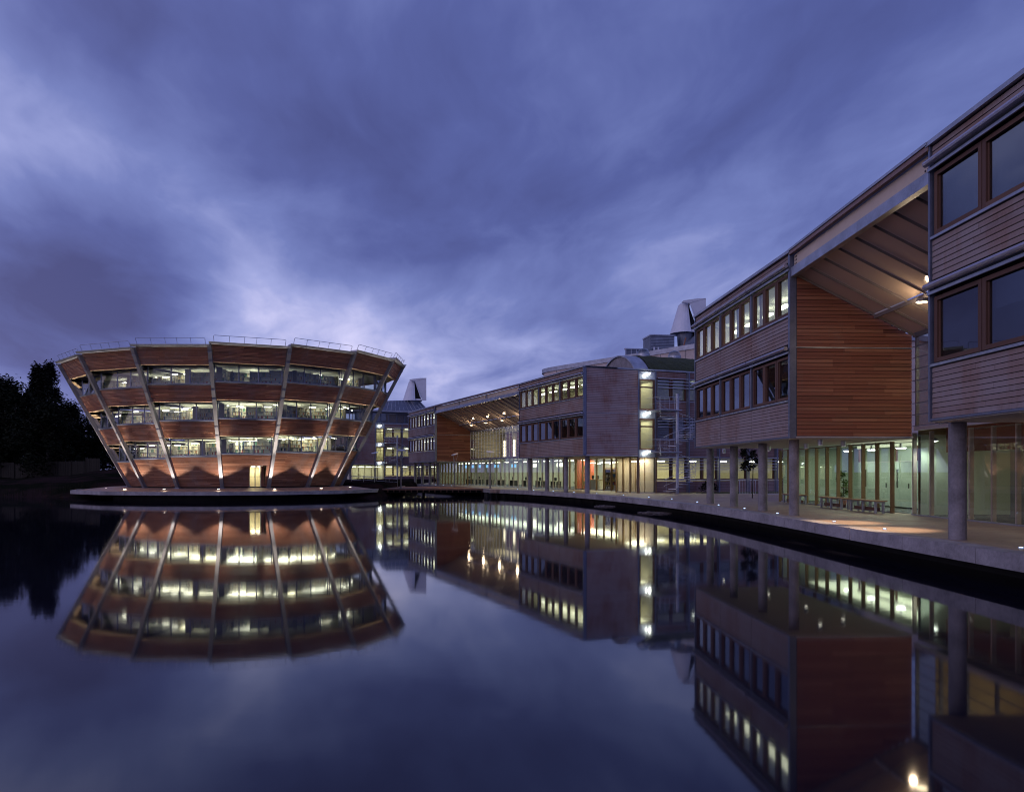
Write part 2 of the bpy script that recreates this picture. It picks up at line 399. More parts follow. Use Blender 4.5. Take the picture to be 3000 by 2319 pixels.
# ------------------------------------------------------------------ ground, water, terrace
EDGE = [(-32, 158), (-27, 133.5), (-16.3, 116.5), (-11.6, 104.0), (-8.6, 97.5), (-5.0, 89.0), (-2.3, 77.6), (-1.2, 76.6), (0.4, 74.6), (4.2, 66.4), (6.6, 59.0), (8.2, 52.0), (9.5, 44.5), (10.15, 38.5), (10.5, 30.9), (10.62, 23.6), (10.85, 16.3), (11.0, 8.0), (10.9, -12)]
def catmull(P, n):
    o = []
    for i in range(len(P) - 1):
        p0, p1, p2, p3 = (Vector((*P[max(0, min(len(P) - 1, j))], 0)) for j in (i - 1, i, i + 1, i + 2))
        for k in range(n):
            s = k / n
            o.append(.5 * ((2 * p1) + (p2 - p0) * s + (2 * p0 - 5 * p1 + 4 * p2 - p3) * s * s + (3 * p1 - p0 - 3 * p2 + p3) * s ** 3))
    o.append(Vector((*P[-1], 0))); return o
def lake_d(x, y):
    """height of the ground: the lake bed, the left bank and the land behind"""
    shore = 77.0 + 2.0 * math.sin(x * .07) if x > -53 else 77.0 - (-(x + 53)) * .9
    if x < -66: shore = min(shore, 66 - (-x - 66) * 3.0)
    d = y - shore
    if x > -14: d = -5
    if y > 100 and x > -50: d = max(d, y - 150) if x > -14 else min(d, 8)
    h = max(-2.2, min(.45, d * .22 - .76))
    if d > 2:
        h += 1.9 * math.exp(-((x + 47) / 10) ** 2 - ((y - 100) / 11) ** 2) + .14 * math.sin(x * .9 + y * .5) * min(1, d / 8)
        h += 1.0 * max(0, min(1, (d - 18) / 30))
    return h
mb = MB()
xs = [-2500, -1200, -600, -300, -180] + [-140 + 2.0 * i for i in range(66)] + [0, 30, 80, 200, 600, 2500]
ys = [-2500, -600, -200, -60, -20, 0, 15, 28, 40, 50] + [56 + 1.6 * i for i in range(60)] + [160, 180, 220, 300, 500, 1000, 3000]
for y in ys:
    for x in xs: mb.v.append((x, y, lake_d(x, y) if (-180 <= x <= 30 and 0 <= y < 320) else (-2.2 if (-180 < x < 30 and -60 < y < 60) else (.45 if x < 80 else -1.4))))
nx = len(xs)
for j in range(len(ys) - 1):
    for i in range(nx - 1): mb.f.append((j * nx + i, j * nx + i + 1, (j + 1) * nx + i + 1, (j + 1) * nx + i))
tag(make('ground', mb, 'earth', origin=(0, 0, 0), smooth=True), kind='structure')
mb = MB(); mb.v = [(-180, -220, WATER_Z), (70, -220, WATER_Z), (70, 185, WATER_Z), (-180, 185, WATER_Z)]; mb.f = [(0, 1, 2, 3)]
tag(make('water', mb, 'water', origin=(0, 0, 0)), kind='structure')

edge = catmull(EDGE, 6)
terr = MB(); poly = [(p.x + .12, p.y) for p in edge] + [(90, -12), (90, 200), (-32, 200)]
terr.prism(poly, -.30, 0)
terrace = make('terrace', terr, 'paving', origin=(0, 0, 0)); terrace['kind'] = 'structure'
# edge stones: walk along the edge and cut stones about 3 m long
def walk(path):
    L = [0]
    for a, b_ in zip(path, path[1:]): L.append(L[-1] + (b_ - a).length)
    def at(s):
        s = max(0, min(L[-1], s))
        for i in range(len(path) - 1):
            if s <= L[i + 1]:
                k = (s - L[i]) / max(1e-6, L[i + 1] - L[i]); return path[i].lerp(path[i + 1], k), (path[i + 1] - path[i]).normalized()
        return path[-1], (path[-1] - path[-2]).normalized()
    return at, L[-1]
at, LEN = walk(edge)
def stones(at, s0, s1, step, ztop, zbot, parent, depth=.55, material='slab_concrete'):
    s = s0
    while s < s1:
        e = min(s1, s + step * random.uniform(.9, 1.1)); mb = MB()
        (a, da), (b_, db) = at(s + .012), at(e - .012); dz = random.uniform(-.008, .008); prd = random.uniform(0, .015)
        na = Vector((-da.y, da.x, 0)); nb = Vector((-db.y, db.x, 0)); Z = Vector((0, 0, 1))
        mb.hexa([a - na * prd + Z * zbot, b_ - nb * prd + Z * zbot, b_ + nb * depth + Z * zbot, a + na * depth + Z * zbot, a - na * prd + Z * (ztop + dz), b_ - nb * prd + Z * (ztop + dz), b_ + nb * depth + Z * (ztop + dz), a + na * depth + Z * (ztop + dz)])
        make('edge_stone', mb, material, parent, origin=a); s = e
stones(at, 0.3, LEN - .2, 2.9, .012, -.36, terrace)
# wall set back under the terrace, coloured black for the shade down there
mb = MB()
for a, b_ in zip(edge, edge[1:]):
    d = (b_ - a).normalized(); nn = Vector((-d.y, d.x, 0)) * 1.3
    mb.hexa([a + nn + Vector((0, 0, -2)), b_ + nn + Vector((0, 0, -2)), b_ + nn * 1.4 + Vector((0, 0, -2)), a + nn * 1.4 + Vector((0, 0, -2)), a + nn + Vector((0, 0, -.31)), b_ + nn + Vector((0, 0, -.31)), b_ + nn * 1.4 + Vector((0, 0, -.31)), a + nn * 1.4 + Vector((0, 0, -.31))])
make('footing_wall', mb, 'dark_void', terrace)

# boardwalk from the island to the terrace
BW = empty('boardwalk', (-8, 85, 0), 'long timber boardwalk on short joists crossing the water between the round island and the terrace', 'boardwalk')
mb = MB(); mb.prism([(-17.2, 80.6), (-2.2, 80.6), (-6.6, 95.5), (-13.0, 93.0)], -.14, -.004); make('deck_boards', mb, 'frame_timber', BW)
mb = MB(); mb.box(W0, -16.5, -3.0, 81.2, 81.4, -.42, -.15); make('edge_beam', mb, 'dark_void', BW)
for i in range(22): ubox('joist', W0, -15.6 + i * .62, -15.6 + i * .62 + .09, 80.7, 81.15, -.36, -.15, 'frame_timber', BW)
for x in (-13, -9.5, -6, -3.2): ucyl('pile', (x, 82.5, -2), .14, 1.85, 'dark_void', BW)

# ------------------------------------------------------------------ the round library
SC = .8136
LC = Vector((-28.18, 79.37, 0)); RF = 10.42; TL = .5154; ZF = .33; T0 = -56.12
island = MB()
ISL = [(-43.5, 76.9), (-41.4, 72.0), (-36.5, 68.1), (-31.5, 66.7), (-25.3, 66.5), (-20.0, 68.6), (-15.9, 71.9), (-13.7, 77.4), (-14.2, 86), (-20, 93), (-30, 95), (-39, 91), (-43.5, 84)]
island.prism([(x, y) for x, y in ISL], -.26, .03)
isl_o = make('island', island, 'slab_concrete', origin=(LC.x, LC.y, 0)); isl_o['kind'] = 'structure'
mb = MB()                                   # the paving rises gently to the feet of the ribs
k = len(ISL); inner = [(LC.x + (x - LC.x) * .97, LC.y + (y - LC.y) * .97) for x, y in ISL]; top = [(LC.x + (x - LC.x) * .80, LC.y + (y - LC.y) * .80) for x, y in ISL]
mb.v = [(x, y, .036) for x, y in inner] + [(x, y, ZF - .02) for x, y in top]; mb.f = [(i, (i + 1) % k, k + (i + 1) % k, k + i) for i in range(k)] + [tuple(range(k, 2 * k))]
make('paving_apron', mb, 'paving', isl_o)
stones(*(lambda a, L: (a, .01, L - .01))(*walk([Vector((x, y, 0)) for x, y in ISL[:9]][::1])), 3.2, .045, -.265, isl_o, depth=-.0 + .4) if False else None
ipath = [Vector((x, y, 0)) for x, y in ISL]
for a, b_ in zip(ipath[:8], ipath[1:9]):
    L = (b_ - a).length; m_ = max(1, round(L / 3.0)); d = (b_ - a).normalized(); nn = Vector((-d.y, d.x, 0))
    for i in range(m_):
        p, q = a + d * (L * i / m_ + .012), a + d * (L * (i + 1) / m_ - .012); mb = MB(); o_ = -nn * .03; i_ = nn * .4; Z = Vector((0, 0, 1))
        mb.hexa([p + o_ + Z * -.27, q + o_ + Z * -.27, q + i_ + Z * -.27, p + i_ + Z * -.27, p + o_ + Z * .048, q + o_ + Z * .048, q + i_ + Z * .048, p + i_ + Z * .048])
        make('edge_stone', mb, 'slab_concrete', isl_o, origin=p)
mb = MB(); mb.lathe((LC.x, LC.y, -2), [(11.6, 0), (11.6, 1.75)], 32); make('footing_drum', mb, 'dark_void', isl_o)

LIB = empty('library_building', (LC.x, LC.y, ZF), 'round timber library like an upturned cone with slanting metal ribs, lit inside and below', 'library')
def ang(k): return R(T0 + 22.5 * k)
def LP(k, zp, d=0.0):
    """point on the cone: rib index k, height above the foot, inset d"""
    r = RF + TL * zp - d; th = ang(k)
    return Vector((LC.x + r * math.sin(th), LC.y - r * math.cos(th), ZF + zp))
def chord(k, fr, zp, d): return LP(k, zp, d).lerp(LP(k + 1, zp, d), fr)
LV = dict(cope=14.22, b3=12.55, t2=10.55, b2=8.90, t1=6.86, b1=5.17, t0=3.13)
def lev(name, b): return SC * (LV[name] + .26 * (b - 1))
KS = range(-3, 13)                          # sixteen bays once round
for k in KS:
    top = SC * (13.84 + .279 * k) - 0.0
    th = ang(k); rad = Vector((math.sin(th), -math.cos(th), 0)); tan = Vector((math.cos(th), math.sin(th), 0))
    a, b_ = LP(k, -.06), LP(k, top); w_ = .15; dd = rad * .40
    mb = MB(); mb.hexa([a - tan * w_ - dd, a + tan * w_ - dd, a + tan * w_, a - tan * w_, b_ - tan * w_ - dd, b_ + tan * w_ - dd, b_ + tan * w_, b_ - tan * w_])
    rib = make('rib', mb, 'rib_metal', LIB, origin=a)
    for z_ in [lev(n_, k) for n_ in ('b3', 'b2', 'b1')]:
        for dz in (-.02, .72):
            p = LP(k, z_ + dz); mb = MB(); mb.hexa([p - tan * .17 - rad * .42 + Vector((0, 0, -.03)), p + tan * .17 - rad * .42 + Vector((0, 0, -.03)), p + tan * .17 + rad * .02 + Vector((0, 0, -.03)), p - tan * .17 + rad * .02 + Vector((0, 0, -.03)), p - tan * .17 - rad * .42, p + tan * .17 - rad * .42, p + tan * .17 + rad * .02, p - tan * .17 + rad * .02])
            make('joint_plate', mb, 'steel_blue', rib)
    p = LP(k, 0); mb = MB(); mb.box(Fr((p.x, p.y, ZF - .05), th), -.28, .28, -.05, .62, 0, .06); make('base_plate', mb, 'steel_blue', rib)
D_ = .30
boards = MB(); soff = MB(); slabs = MB(); ceil = MB()
def band(b, z0, z1, skip=None):
    rows = max(1, round((z1 - z0) / .105)); h = (z1 - z0) / rows
    for r_ in range(rows):
        za, zb = z0 + h * r_, z0 + h * (r_ + 1) - .020
        f = .028; cuts = [f]
        while cuts[-1] < .972: cuts.append(min(.972, cuts[-1] + random.uniform(.22, .42)))
        if .972 - cuts[-2] < .1: cuts[-2:] = [.972]
        for f0, f1 in zip(cuts, cuts[1:]):
            segs = [(f0, f1)]
            if skip and zb < skip[2]:
                segs = [(p, q) for p, q in ((f0, min(f1, skip[0])), (max(f0, skip[1]), f1)) if q - p > .004]
            for p, q in segs:
                q -= .0012; o0 = random.uniform(-.004, .004)
                A = [chord(b, p, za, D_ - .034 + o0), chord(b, q, za, D_ - .034 + o0), chord(b, q, za, D_ + .03), chord(b, p, za, D_ + .03)]
                B = [chord(b, p, zb, D_ - .006 + o0), chord(b, q, zb, D_ - .006 + o0), chord(b, q, zb, D_ + .03), chord(b, p, zb, D_ + .03)]
                boards.hexa(A + B)
DOOR_B = 3; DF0, DF1, DZ = .575, .905, 2.02
for b in KS:
    band(b, .10, lev('t0', b), (DF0, DF1, DZ) if b == DOOR_B else None)
    band(b, lev('b1', b), lev('t1', b)); band(b, lev('b2', b), lev('t2', b)); band(b, lev('b3', b), lev('cope', b))
    # steel coping and the drip edge under each band
    for nm, zt, hh in (('coping', lev('cope', b), .16),):
        mb = MB(); mb.hexa([chord(b, .0, zt, -.02), chord(b, 1, zt, -.02), chord(b, 1, zt, .8), chord(b, 0, zt, .8), chord(b, 0, zt + hh, -.05), chord(b, 1, zt + hh, -.05), chord(b, 1, zt + hh, .8), chord(b, 0, zt + hh, .8)])
        make(nm, mb, 'coping_metal', LIB, origin=chord(b, 0, zt, 0))
    for key in ('b3', 'b2', 'b1'):
        zb = lev(key, b); mb = MB(); mb.hexa([chord(b, .03, zb - .035, D_ - .04), chord(b, .97, zb - .035, D_ - .04), chord(b, .97, zb - .035, D_ + .06), chord(b, .03, zb - .035, D_ + .06), chord(b, .03, zb - .004, D_ - .04), chord(b, .97, zb - .004, D_ - .04), chord(b, .97, zb - .004, D_ + .06), chord(b, .03, zb - .004, D_ + .06)])
        make('drip_edge', mb, 'partition_wood', LIB, origin=chord(b, 0, zb, 0))
    for sill, head in (('t0', 'b1'), ('t1', 'b2'), ('t2', 'b3')):
        zs, zh = lev(sill, b), lev(head, b)
        rs = D_ + .22                                    # the glazing stands upright above the sill
        def up(fr, z, ins=0.0):
            q = chord(b, fr, zs, rs + ins); return Vector((q.x, q.y, ZF + z))
        # soffit from the band's foot back to the window head
        soff.add([chord(b, 0, zh - .01, D_ + .02), chord(b, 1, zh - .01, D_ + .02), up(1, zh - .01, .05), up(0, zh - .01, .05)], [(0, 1, 2, 3)])
        # floor behind the band below and ceiling
        rin = 5.2
        c0, c1 = LP(b, 0, 0), LP(b + 1, 0, 0)
        def inn(k_, z): th = ang(k_); return Vector((LC.x + rin * math.sin(th), LC.y - rin * math.cos(th), ZF + z))
        ceil.add([up(0, zh - .0, .04), up(1, zh, .04), inn(b + 1, zh), inn(b, zh)], [(0, 1, 2, 3)])
        slabs.add([chord(b, 0, zs - .95, D_ + .12), chord(b, 1, zs - .95, D_ + .12), inn(b + 1, zs - .95), inn(b, zs - .95)], [(3, 2, 1, 0)])
        # steel sill, then the window: posts, head and foot, three panes
        mb = MB(); mb.hexa([chord(b, .01, zs - .0, D_ - .06), chord(b, .99, zs, D_ - .06), up(.99, zs, .08), up(.01, zs, .08), chord(b, .01, zs + .09, D_ - .06) , chord(b, .99, zs + .09, D_ - .06), up(.99, zs + .12, .08), up(.01, zs + .12, .08)])
        make('sill', mb, 'steel_blue', LIB, origin=chord(b, 0, zs, 0))
        if b < -2 or b > 10: continue
        mb = MB(); fs = (0.0, .36, .645, 1.0)
        for f in (0.012, .36, .645, .988): mb.bar(up(f, zs + .1), up(f, zh), .07, .09)
        mb.bar(up(0, zh - .05), up(1, zh - .05), .07, .10); mb.bar(up(0, zs + .15), up(1, zs + .15), .06, .07)
        wn_ = make('window', mb, 'steel_blue', LIB, origin=up(.5, zs))
        for f0, f1 in zip(fs, fs[1:]):
            mb = MB(); a = [up(f0 + .012, zs + .17), up(f1 - .012, zs + .17), up(f1 - .012, zh - .09), up(f0 + .012, zh - .09)]; th = (ang(b) + ang(b + 1)) / 2; iw = Vector((-math.sin(th), math.cos(th), 0)) * .015
            mb.add(a, [(0, 1, 2, 3)]); make('pane', mb, 'glass', wn_, origin=a[0])
make('cladding_boards', boards, 'cedar_dark', LIB, kind='stuff')
for b in KS:
    for z0, z1 in ((.1, lev('t0', b)), (lev('b1', b), lev('t1', b)), (lev('b2', b), lev('t2', b)), (lev('b3', b), lev('cope', b))):
        if b == DOOR_B and z0 == .1:
            segs = [(.03, DF0, z0, DZ), (DF1, .97, z0, DZ), (.03, .97, DZ, z1)]
        else: segs = [(.03, .97, z0, z1)]
        for f0, f1, za, zb in segs:
            mb = MB(); mb.hexa([chord(b, f0, za, D_ + .032), chord(b, f1, za, D_ + .032), chord(b, f1, za, D_ + .09), chord(b, f0, za, D_ + .09), chord(b, f0, zb, D_ + .032), chord(b, f1, zb, D_ + .032), chord(b, f1, zb, D_ + .09), chord(b, f0, zb, D_ + .09)])
            make('backing_panel', mb, 'dark_void', LIB, origin=chord(b, f0, za, D_))
make('soffit', soff, 'partition_wood', LIB); make('floor', slabs, 'floor_carpet', LIB); make('ceiling', ceil, 'ceiling_white', LIB)
mb = MB(); mb.lathe((LC.x, LC.y, ZF), [(5.2, 0), (5.2, SC * 14.5)], 32); make('core_wall', mb, 'plaster', LIB)
mb = MB()                                                     # roof deck
pts = []
for b in KS: pts += [chord(b, 0, lev('cope', b) + .1, .7), chord(b, 1, lev('cope', b) + .1, .7)]
cz = sum(p.z for p in pts) / len(pts); mb.v = [tuple(p) for p in pts] + [(LC.x, LC.y, cz)]
mb.f = [(i, (i + 1) % len(pts), len(pts)) for i in range(len(pts))]; make('roof', mb, 'zinc_dark', LIB)
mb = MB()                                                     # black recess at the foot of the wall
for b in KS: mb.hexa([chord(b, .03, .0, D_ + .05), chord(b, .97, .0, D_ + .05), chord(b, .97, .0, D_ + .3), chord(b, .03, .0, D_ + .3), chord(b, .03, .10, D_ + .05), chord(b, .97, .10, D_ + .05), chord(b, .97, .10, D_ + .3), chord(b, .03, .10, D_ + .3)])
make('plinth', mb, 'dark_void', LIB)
# door lobby
q0, q1 = chord(DOOR_B, DF0, 0, D_), chord(DOOR_B, DF1, 0, D_); da = math.atan2((q1 - q0).y, (q1 - q0).x); FD = Fr((q0.x, q0.y, ZF), da); dl = (q1 - q0).length
mb = MB(); mb.box(FD, .02, dl * .78, 1.7, 1.75, 0, DZ); mb.box(FD, .0, .03, .0, 1.7, 0, DZ); mb.box(FD, dl * .78, dl * .78 + .05, .0, 1.7, 0, DZ); mb.box(FD, .0, dl, -.3, 1.7, DZ - .02, DZ + .03)
make('door_lobby', mb, 'plaster', LIB)
mb = MB(); mb.box(FD, dl * .78 + .05, dl, -.02, .05, .1, DZ); make('lobby_side', mb, 'cedar_dark', LIB)
mb = MB()
for x in (.02, dl * .38, dl * .40, dl * .76): mb.box(FD, x, x + .05, -.06, .0, 0, DZ)
mb.box(FD, .0, dl * .78, -.06, 0, DZ - .06, DZ); mb.box(FD, 0, dl * .78, -.06, 0, 1.0, 1.03)
dr = make('entrance_door', mb, 'steel_blue', LIB, origin=FD.p(0, 0, 0))
ubox('door_handle', FD, dl * .37, dl * .37 + .03, -.10, -.06, .95, 1.35, 'black_rubber', dr); ubox('door_handle', FD, dl * .72, dl * .72 + .03, -.10, -.06, .95, 1.35, 'black_rubber', dr)
for x in (.3, .85): ubox('lobby_lamp', FD, x, x + .35, .8, 1.15, DZ - .10, DZ - .05, 'tube_light', LIB)
area(FD.p(dl * .4, .9, DZ - .15), .8, .8, 26, (1, .88, .48))
# railing on the roof: one run per bay
for b in range(-2, 9):
    rl = empty('roof_railing', chord(b, .5, lev('cope', b) + .16, .2), 'placeholder', 'railing', 'railings along the roof edge of the round library')
    z0, z1 = lev('cope', b) + .16, lev('cope', b) + .70; mb = MB(); i_ = .35
    mb.tube([chord(b, .055, z0, i_), chord(b, .055, z1 - .06, i_), chord(b, .065, z1, i_), chord(b, .935, z1, i_), chord(b, .945, z1 - .06, i_), chord(b, .945, z0, i_)], .022, 5); make('rail', mb, 'pale_steel', rl)
    for f in (.245, .43, .58, .76):
        mb = MB(); mb.tube([chord(b, f, z0, i_), chord(b, f, z1, i_)], .018, 5); make('post', mb, 'pale_steel', rl)
    n_ = ['behind, at far left', 'folded away at the far left edge', 'over the leftmost narrow visible bay', 'over the second bay from the left', 'over the wide bay left of the middle', 'over the wide middle bay above the glass door', 'over the bay right of the glass door bay', 'over the second bay from the right', 'over the narrow rightmost bay', 'behind the right edge', 'behind, at far right'][b + 2]
    rl['label'] = 'steel roof railing of the round library, ' + n_
# rib uplights on the island
ordn = ['first', 'second', 'third', 'fourth', 'fifth', 'sixth', 'seventh', 'eighth', 'ninth', 'tenth', 'eleventh', 'twelfth', 'thirteenth', 'fourteenth', 'fifteenth', 'sixteenth', 'seventeenth', 'eighteenth', 'nineteenth', 'twentieth', 'twenty-first', 'twenty-second', 'twenty-third', 'twenty-fourth', 'twenty-fifth', 'twenty-sixth']
for k in range(-1, 9):
    r_ = RF + 1.75; th = ang(k); p = Vector((LC.x + r_ * math.sin(th), LC.y - r_ * math.cos(th), .215))
    u = empty('ground_uplight', p, 'placeholder', 'uplight', 'uplights at the feet of the library ribs'); u['label'] = 'glowing round uplight sunk in the island paving, %s from the left' % ordn[k + 1]
    mb = MB(); mb.lathe((p.x, p.y, p.z), [(.20, 0), (.20, .03), (.15, .035)], 16); make('rim', mb, 'steel_blue', u)
    mb = MB(); mb.lathe((p.x, p.y, p.z), [(.15, .034), (.001, .05)], 16); make('lens', mb, 'uplight_glow', u)
    spot(p + Vector((0, 0, .16)), LP(k, 2.9), 520, (1, .86, .72), 108, .30, .07)
    spot(p + Vector((0, 0, .18)), LP(k, 7.5), 6200, (1, .84, .66), 42, .9, .10)

# library rooms: bookcases, ceiling lamps, light
def bookcase_mesh(L=3.0, H=2.3):
    sh = MB(); bk = MB(); en = [MB(), MB()]
    for q, x in zip(en, (0, L)): q.box(W0, x - .03, x + .03, -.24, .24, 0, H + .06)
    sh.box(W0, 0, L, -.01, .01, 0, H)
    for i in range(7): sh.box(W0, 0, L, -.22, .22, .08 + i * .36, .11 + i * .36)
    for x in [L * j / 3 for j in (1, 2)]: sh.box(W0, x - .015, x + .015, -.22, .22, 0, H)
    for sgn in (-1, 1):
        for i in range(6):
            x = .06
            while x < L - .1:
                w_ = random.uniform(.04, .11); h_ = random.uniform(.2, .31)
                if random.random() < .9: bk.box(W0, x, x + w_, sgn * .04, sgn * .20, .112 + i * .36, .112 + i * .36 + h_)
                x += w_ + (.004 if random.random() < .85 else .25)
    return sh, bk, en
proto = None
fl_name = {'t0': 'lowest', 't1': 'middle', 't2': 'top'}
def place_case(p, a, label):
    global proto
    m = Matrix.Translation(p) @ Matrix.Rotation(a, 4, 'Z')
    if proto is None:
        o = bpy.data.objects.new('bookcase', None); link(o, m); proto = o
        sh, bk, en = bookcase_mesh()
        for nm, q, mt, kd in (('shelves', sh, 'shelf_white', None), ('books', bk, 'books', 'stuff'), ('end_panel', en[0], 'shelf_end', None), ('end_panel', en[1], 'shelf_end', None)):
            ob = bpy.data.objects.new(nm, mesh_of(nm, q, mt, (0, 0, 0))); link(ob, m, o); tag(ob, kind=kd)
        tag(o, label, 'bookcase', 'bookcases inside the round library')
    else: o = copy_tree(proto, m, label)
    return o
bay_name = {0: 'leftmost narrow bay', 1: 'second bay from the left', 2: 'bay left of the middle rib', 3: 'bay above the glass door', 4: 'bay right of the glass door', 5: 'second bay from the right', 6: 'narrow rightmost bay'}
lampm = MB(); 
for sill, head in (('t0', 'b1'), ('t1', 'b2'), ('t2', 'b3')):
    for b in range(0, 7):
        zs, zh = lev(sill, b), lev(head, b); zf = zs - .95
        rwin = RF + TL * zs - 1.1
        spots_ = {0: [(.5, 3.4)], 1: [(.25, 3.2), (.75, 3.6)], 2: [(.12, 4.6), (.5, 3.0), (.85, 2.6)], 3: [(.12, 2.7), (.55, 4.2), (.86, 2.5)], 4: [(.2, 2.4), (.6, 2.8)], 5: [(.3, 4.2)], 6: [(.5, 4.5)]}[b]
        for j, (fr, dist) in enumerate(spots_):
            th = ang(b + fr); r_ = min(max(7.0, rwin - dist + 1.2), rwin - 1.6)
            p = Vector((LC.x + r_ * math.sin(th), LC.y - r_ * math.cos(th), ZF + zf))
            a = th + (math.pi / 2 if (b + j) % 3 == 0 else 0) + (0.25 if j % 2 else -.2)
            d = Vector((math.cos(a), math.sin(a), 0)); p = p - d * 1.5
            side = ['left', 'middle', 'right'][j] if len(spots_) == 3 else (['left', 'right'][j] if len(spots_) == 2 else 'only')
            place_case(p, a, 'bookcase on the %s library floor, %s one in the %s' % (fl_name[sill], side, bay_name[b]))
        for j in range(4):
            th = ang(b + .1 + .27 * j); d = Vector((math.sin(th), -math.cos(th), 0)); tn = Vector((math.cos(th), math.sin(th), 0))
            for r_ in (6.6, 8.2, 9.8, 11.4):
                if r_ > rwin - .6: continue
                if random.random() < .34: continue
                p = Vector((LC.x, LC.y, 0)) + d * r_ + Vector((0, 0, ZF + zh - .34))
                lm = MB(); lm.bar(p - tn * .30, p + tn * .30, .13, .05); make('ceiling_lamp', lm, 'tube_light', LIB, origin=p)
        th = ang(b + .5); rr = (rwin + 5.2) / 2
        pw = {0: 40, 1: 80, 2: 170, 3: 165, 4: 190, 5: 70, 6: 40}[b] * {'t0': 1.1, 't1': 1.0, 't2': .62}[sill]
        area(Vector((LC.x + rr * math.sin(th), LC.y - rr * math.cos(th), ZF + zh - .12)), 3.0, 3.0, pw * 1.25 * random.uniform(.65, 1.35), random.choice([(1, .92, .60), (1, .95, .70), (.97, .97, .78)]))

exec_parts = True
# ------------------------------------------------------------------ timber blocks
Z_ = dict(soff=3.10, b0=3.17, s1=4.50, w1=4.62, h1=6.32, tb1=6.58, b1=6.78, s2=7.82, w2=7.94, h2=9.56, tb2=9.80, b2=9.98, top=10.28, cop=10.42)
PITCH = .14
def plank_rows(F, x0, x1, z0, z1, y, material, root, budget=None, stuff=None, seg=(1.6, 3.0), clip=None):
    """horizontal lapped boards on the plane y (face looks to -y); as parts while the budget lasts"""
    n_ = max(1, round((z1 - z0) / PITCH)); h = (z1 - z0) / n_
    for r_ in range(n_):
        za = z0 + h * r_; xa, xb = (x0, x1) if clip is None else clip(za + h / 2, x0, x1)
        if xb - xa < .08: continue
        x = xa
        while x < xb - 1e-4:
            e = x + random.uniform(*seg)
            if xb - e < .7: e = xb
            dp = random.uniform(-.003, .003)
            if budget is not None and budget[0] > 0:
                ubox('plank', F, x + .003, e - .003, y + dp, y + .028 + dp, za, za + h * .995, material, root, 'plank'); budget[0] -= 1
            else:
                Y0, Y1 = y - .006 + dp, y + .028 + dp
                stuff.hexa([F.p(x + .003, Y0, za), F.p(e - .003, Y0, za), F.p(e - .003, Y1, za), F.p(x + .003, Y1, za), F.p(x + .003, Y0 + .016, za + h * .87), F.p(e - .003, Y0 + .016, za + h * .87), F.p(e - .003, Y1, za + h * .87), F.p(x + .003, Y1, za + h * .87)])
            x = e
def window(F, x0, x1, z0, z1, root, gmat='glass', fw=.13, depth=.16, curtain=None, ymid=.02):
    mb = MB(); y0, y1 = ymid, ymid + depth
    mb.box(F, x0, x0 + fw, y0, y1, z0, z1); mb.box(F, x1 - fw, x1, y0, y1, z0, z1)
    mb.box(F, x0 + fw, x1 - fw, y0, y1, z1 - fw * .8, z1); mb.box(F, x0 + fw, x1 - fw, y0, y1, z0, z0 + fw * .8)
    g = fw * .36                              # inner sash
    for a, b_ in ((x0 + fw + .012, x0 + fw + g), (x1 - fw - g, x1 - fw - .012)): mb.box(F, a, b_, y0 + .05, y1 - .02, z0 + fw * .8 + .01, z1 - fw * .8 - .01)
    o = make('window', mb, 'frame_timber', root, origin=F.p(x0, y0, z0))
    ubox('pane', F, x0 + fw + g, x1 - fw - g, y0 + .075, y0 + .087, z0 + fw * .8, z1 - fw * .8, gmat, o)
    if curtain:
        for (a, b_) in curtain:
            cm = MB(); n_ = 7; xa = x0 + fw + (x1 - x0 - 2 * fw) * a; xb = x0 + fw + (x1 - x0 - 2 * fw) * b_
            for i in range(n_):
                p0, p1 = xa + (xb - xa) * i / n_, xa + (xb - xa) * (i + 1) / n_
                q0, q1 = y1 + .10 + (.05 if i % 2 else 0), y1 + .10 + (0 if i % 2 else .05)
                cm.add([F.p(p0, q0, z0), F.p(p1, q1, z0), F.p(p1, q1, z1), F.p(p0, q0, z1)], [(0, 1, 2, 3)])
            make('curtain', cm, 'curtain', o, origin=F.p(xa, y1, z0))
    return o
def awning(F, x0, x1, z, root):
    mb = MB(); mb.tube([F.p(x0 + .05, -.17, z), F.p(x1 - .05, -.17, z)], .085, 10)
    o = make('awning_roller', mb, 'awning_metal', root, origin=F.p(x0, 0, z), smooth=False)
    ubox('awning_rail', F, x0 + .02, x1 - .02, -.11, -.06, z - .20, z - .12, 'coping_metal', o)
    return o
def room(F, x0, x1, y0, y1, z0, z1, root, wall='plaster', power=0, col=(1, .9, .6), lamps=0, ceil_='ceiling_white', ends=(1, 1)):
    mb = MB(); t_ = .04
    mb.box(F, x0, x1, y1 - t_, y1, z0, z1)
    if ends[0]: mb.box(F, x0, x0 + t_, y0, y1 - t_, z0, z1)
    if ends[1]: mb.box(F, x1 - t_, x1, y0, y1 - t_, z0, z1)
    make('room_wall', mb, wall, root, origin=F.p(x0, y0, z0))
    ubox('room_ceiling', F, x0, x1, y0, y1, z1, z1 + .05, ceil_, root)
    ubox('room_floor', F, x0, x1, y0, y1, z0 - .05, z0, 'floor_carpet', root)
    if power:
        o = area(F.p((x0 + x1) / 2, (y0 + y1) / 2, z1 - .1), (x1 - x0) * .8, (y1 - y0) * .6, power, col); o.rotation_euler = (0, 0, F.a)
    for i in range(lamps):
        x = x0 + (x1 - x0) * (i + .5) / lamps
        ubox('ceiling_lamp', F, x - .55, x + .55, y0 + (y1 - y0) * .35, y0 + (y1 - y0) * .35 + .28, z1 - .38, z1 - .30, 'tube_light', root)
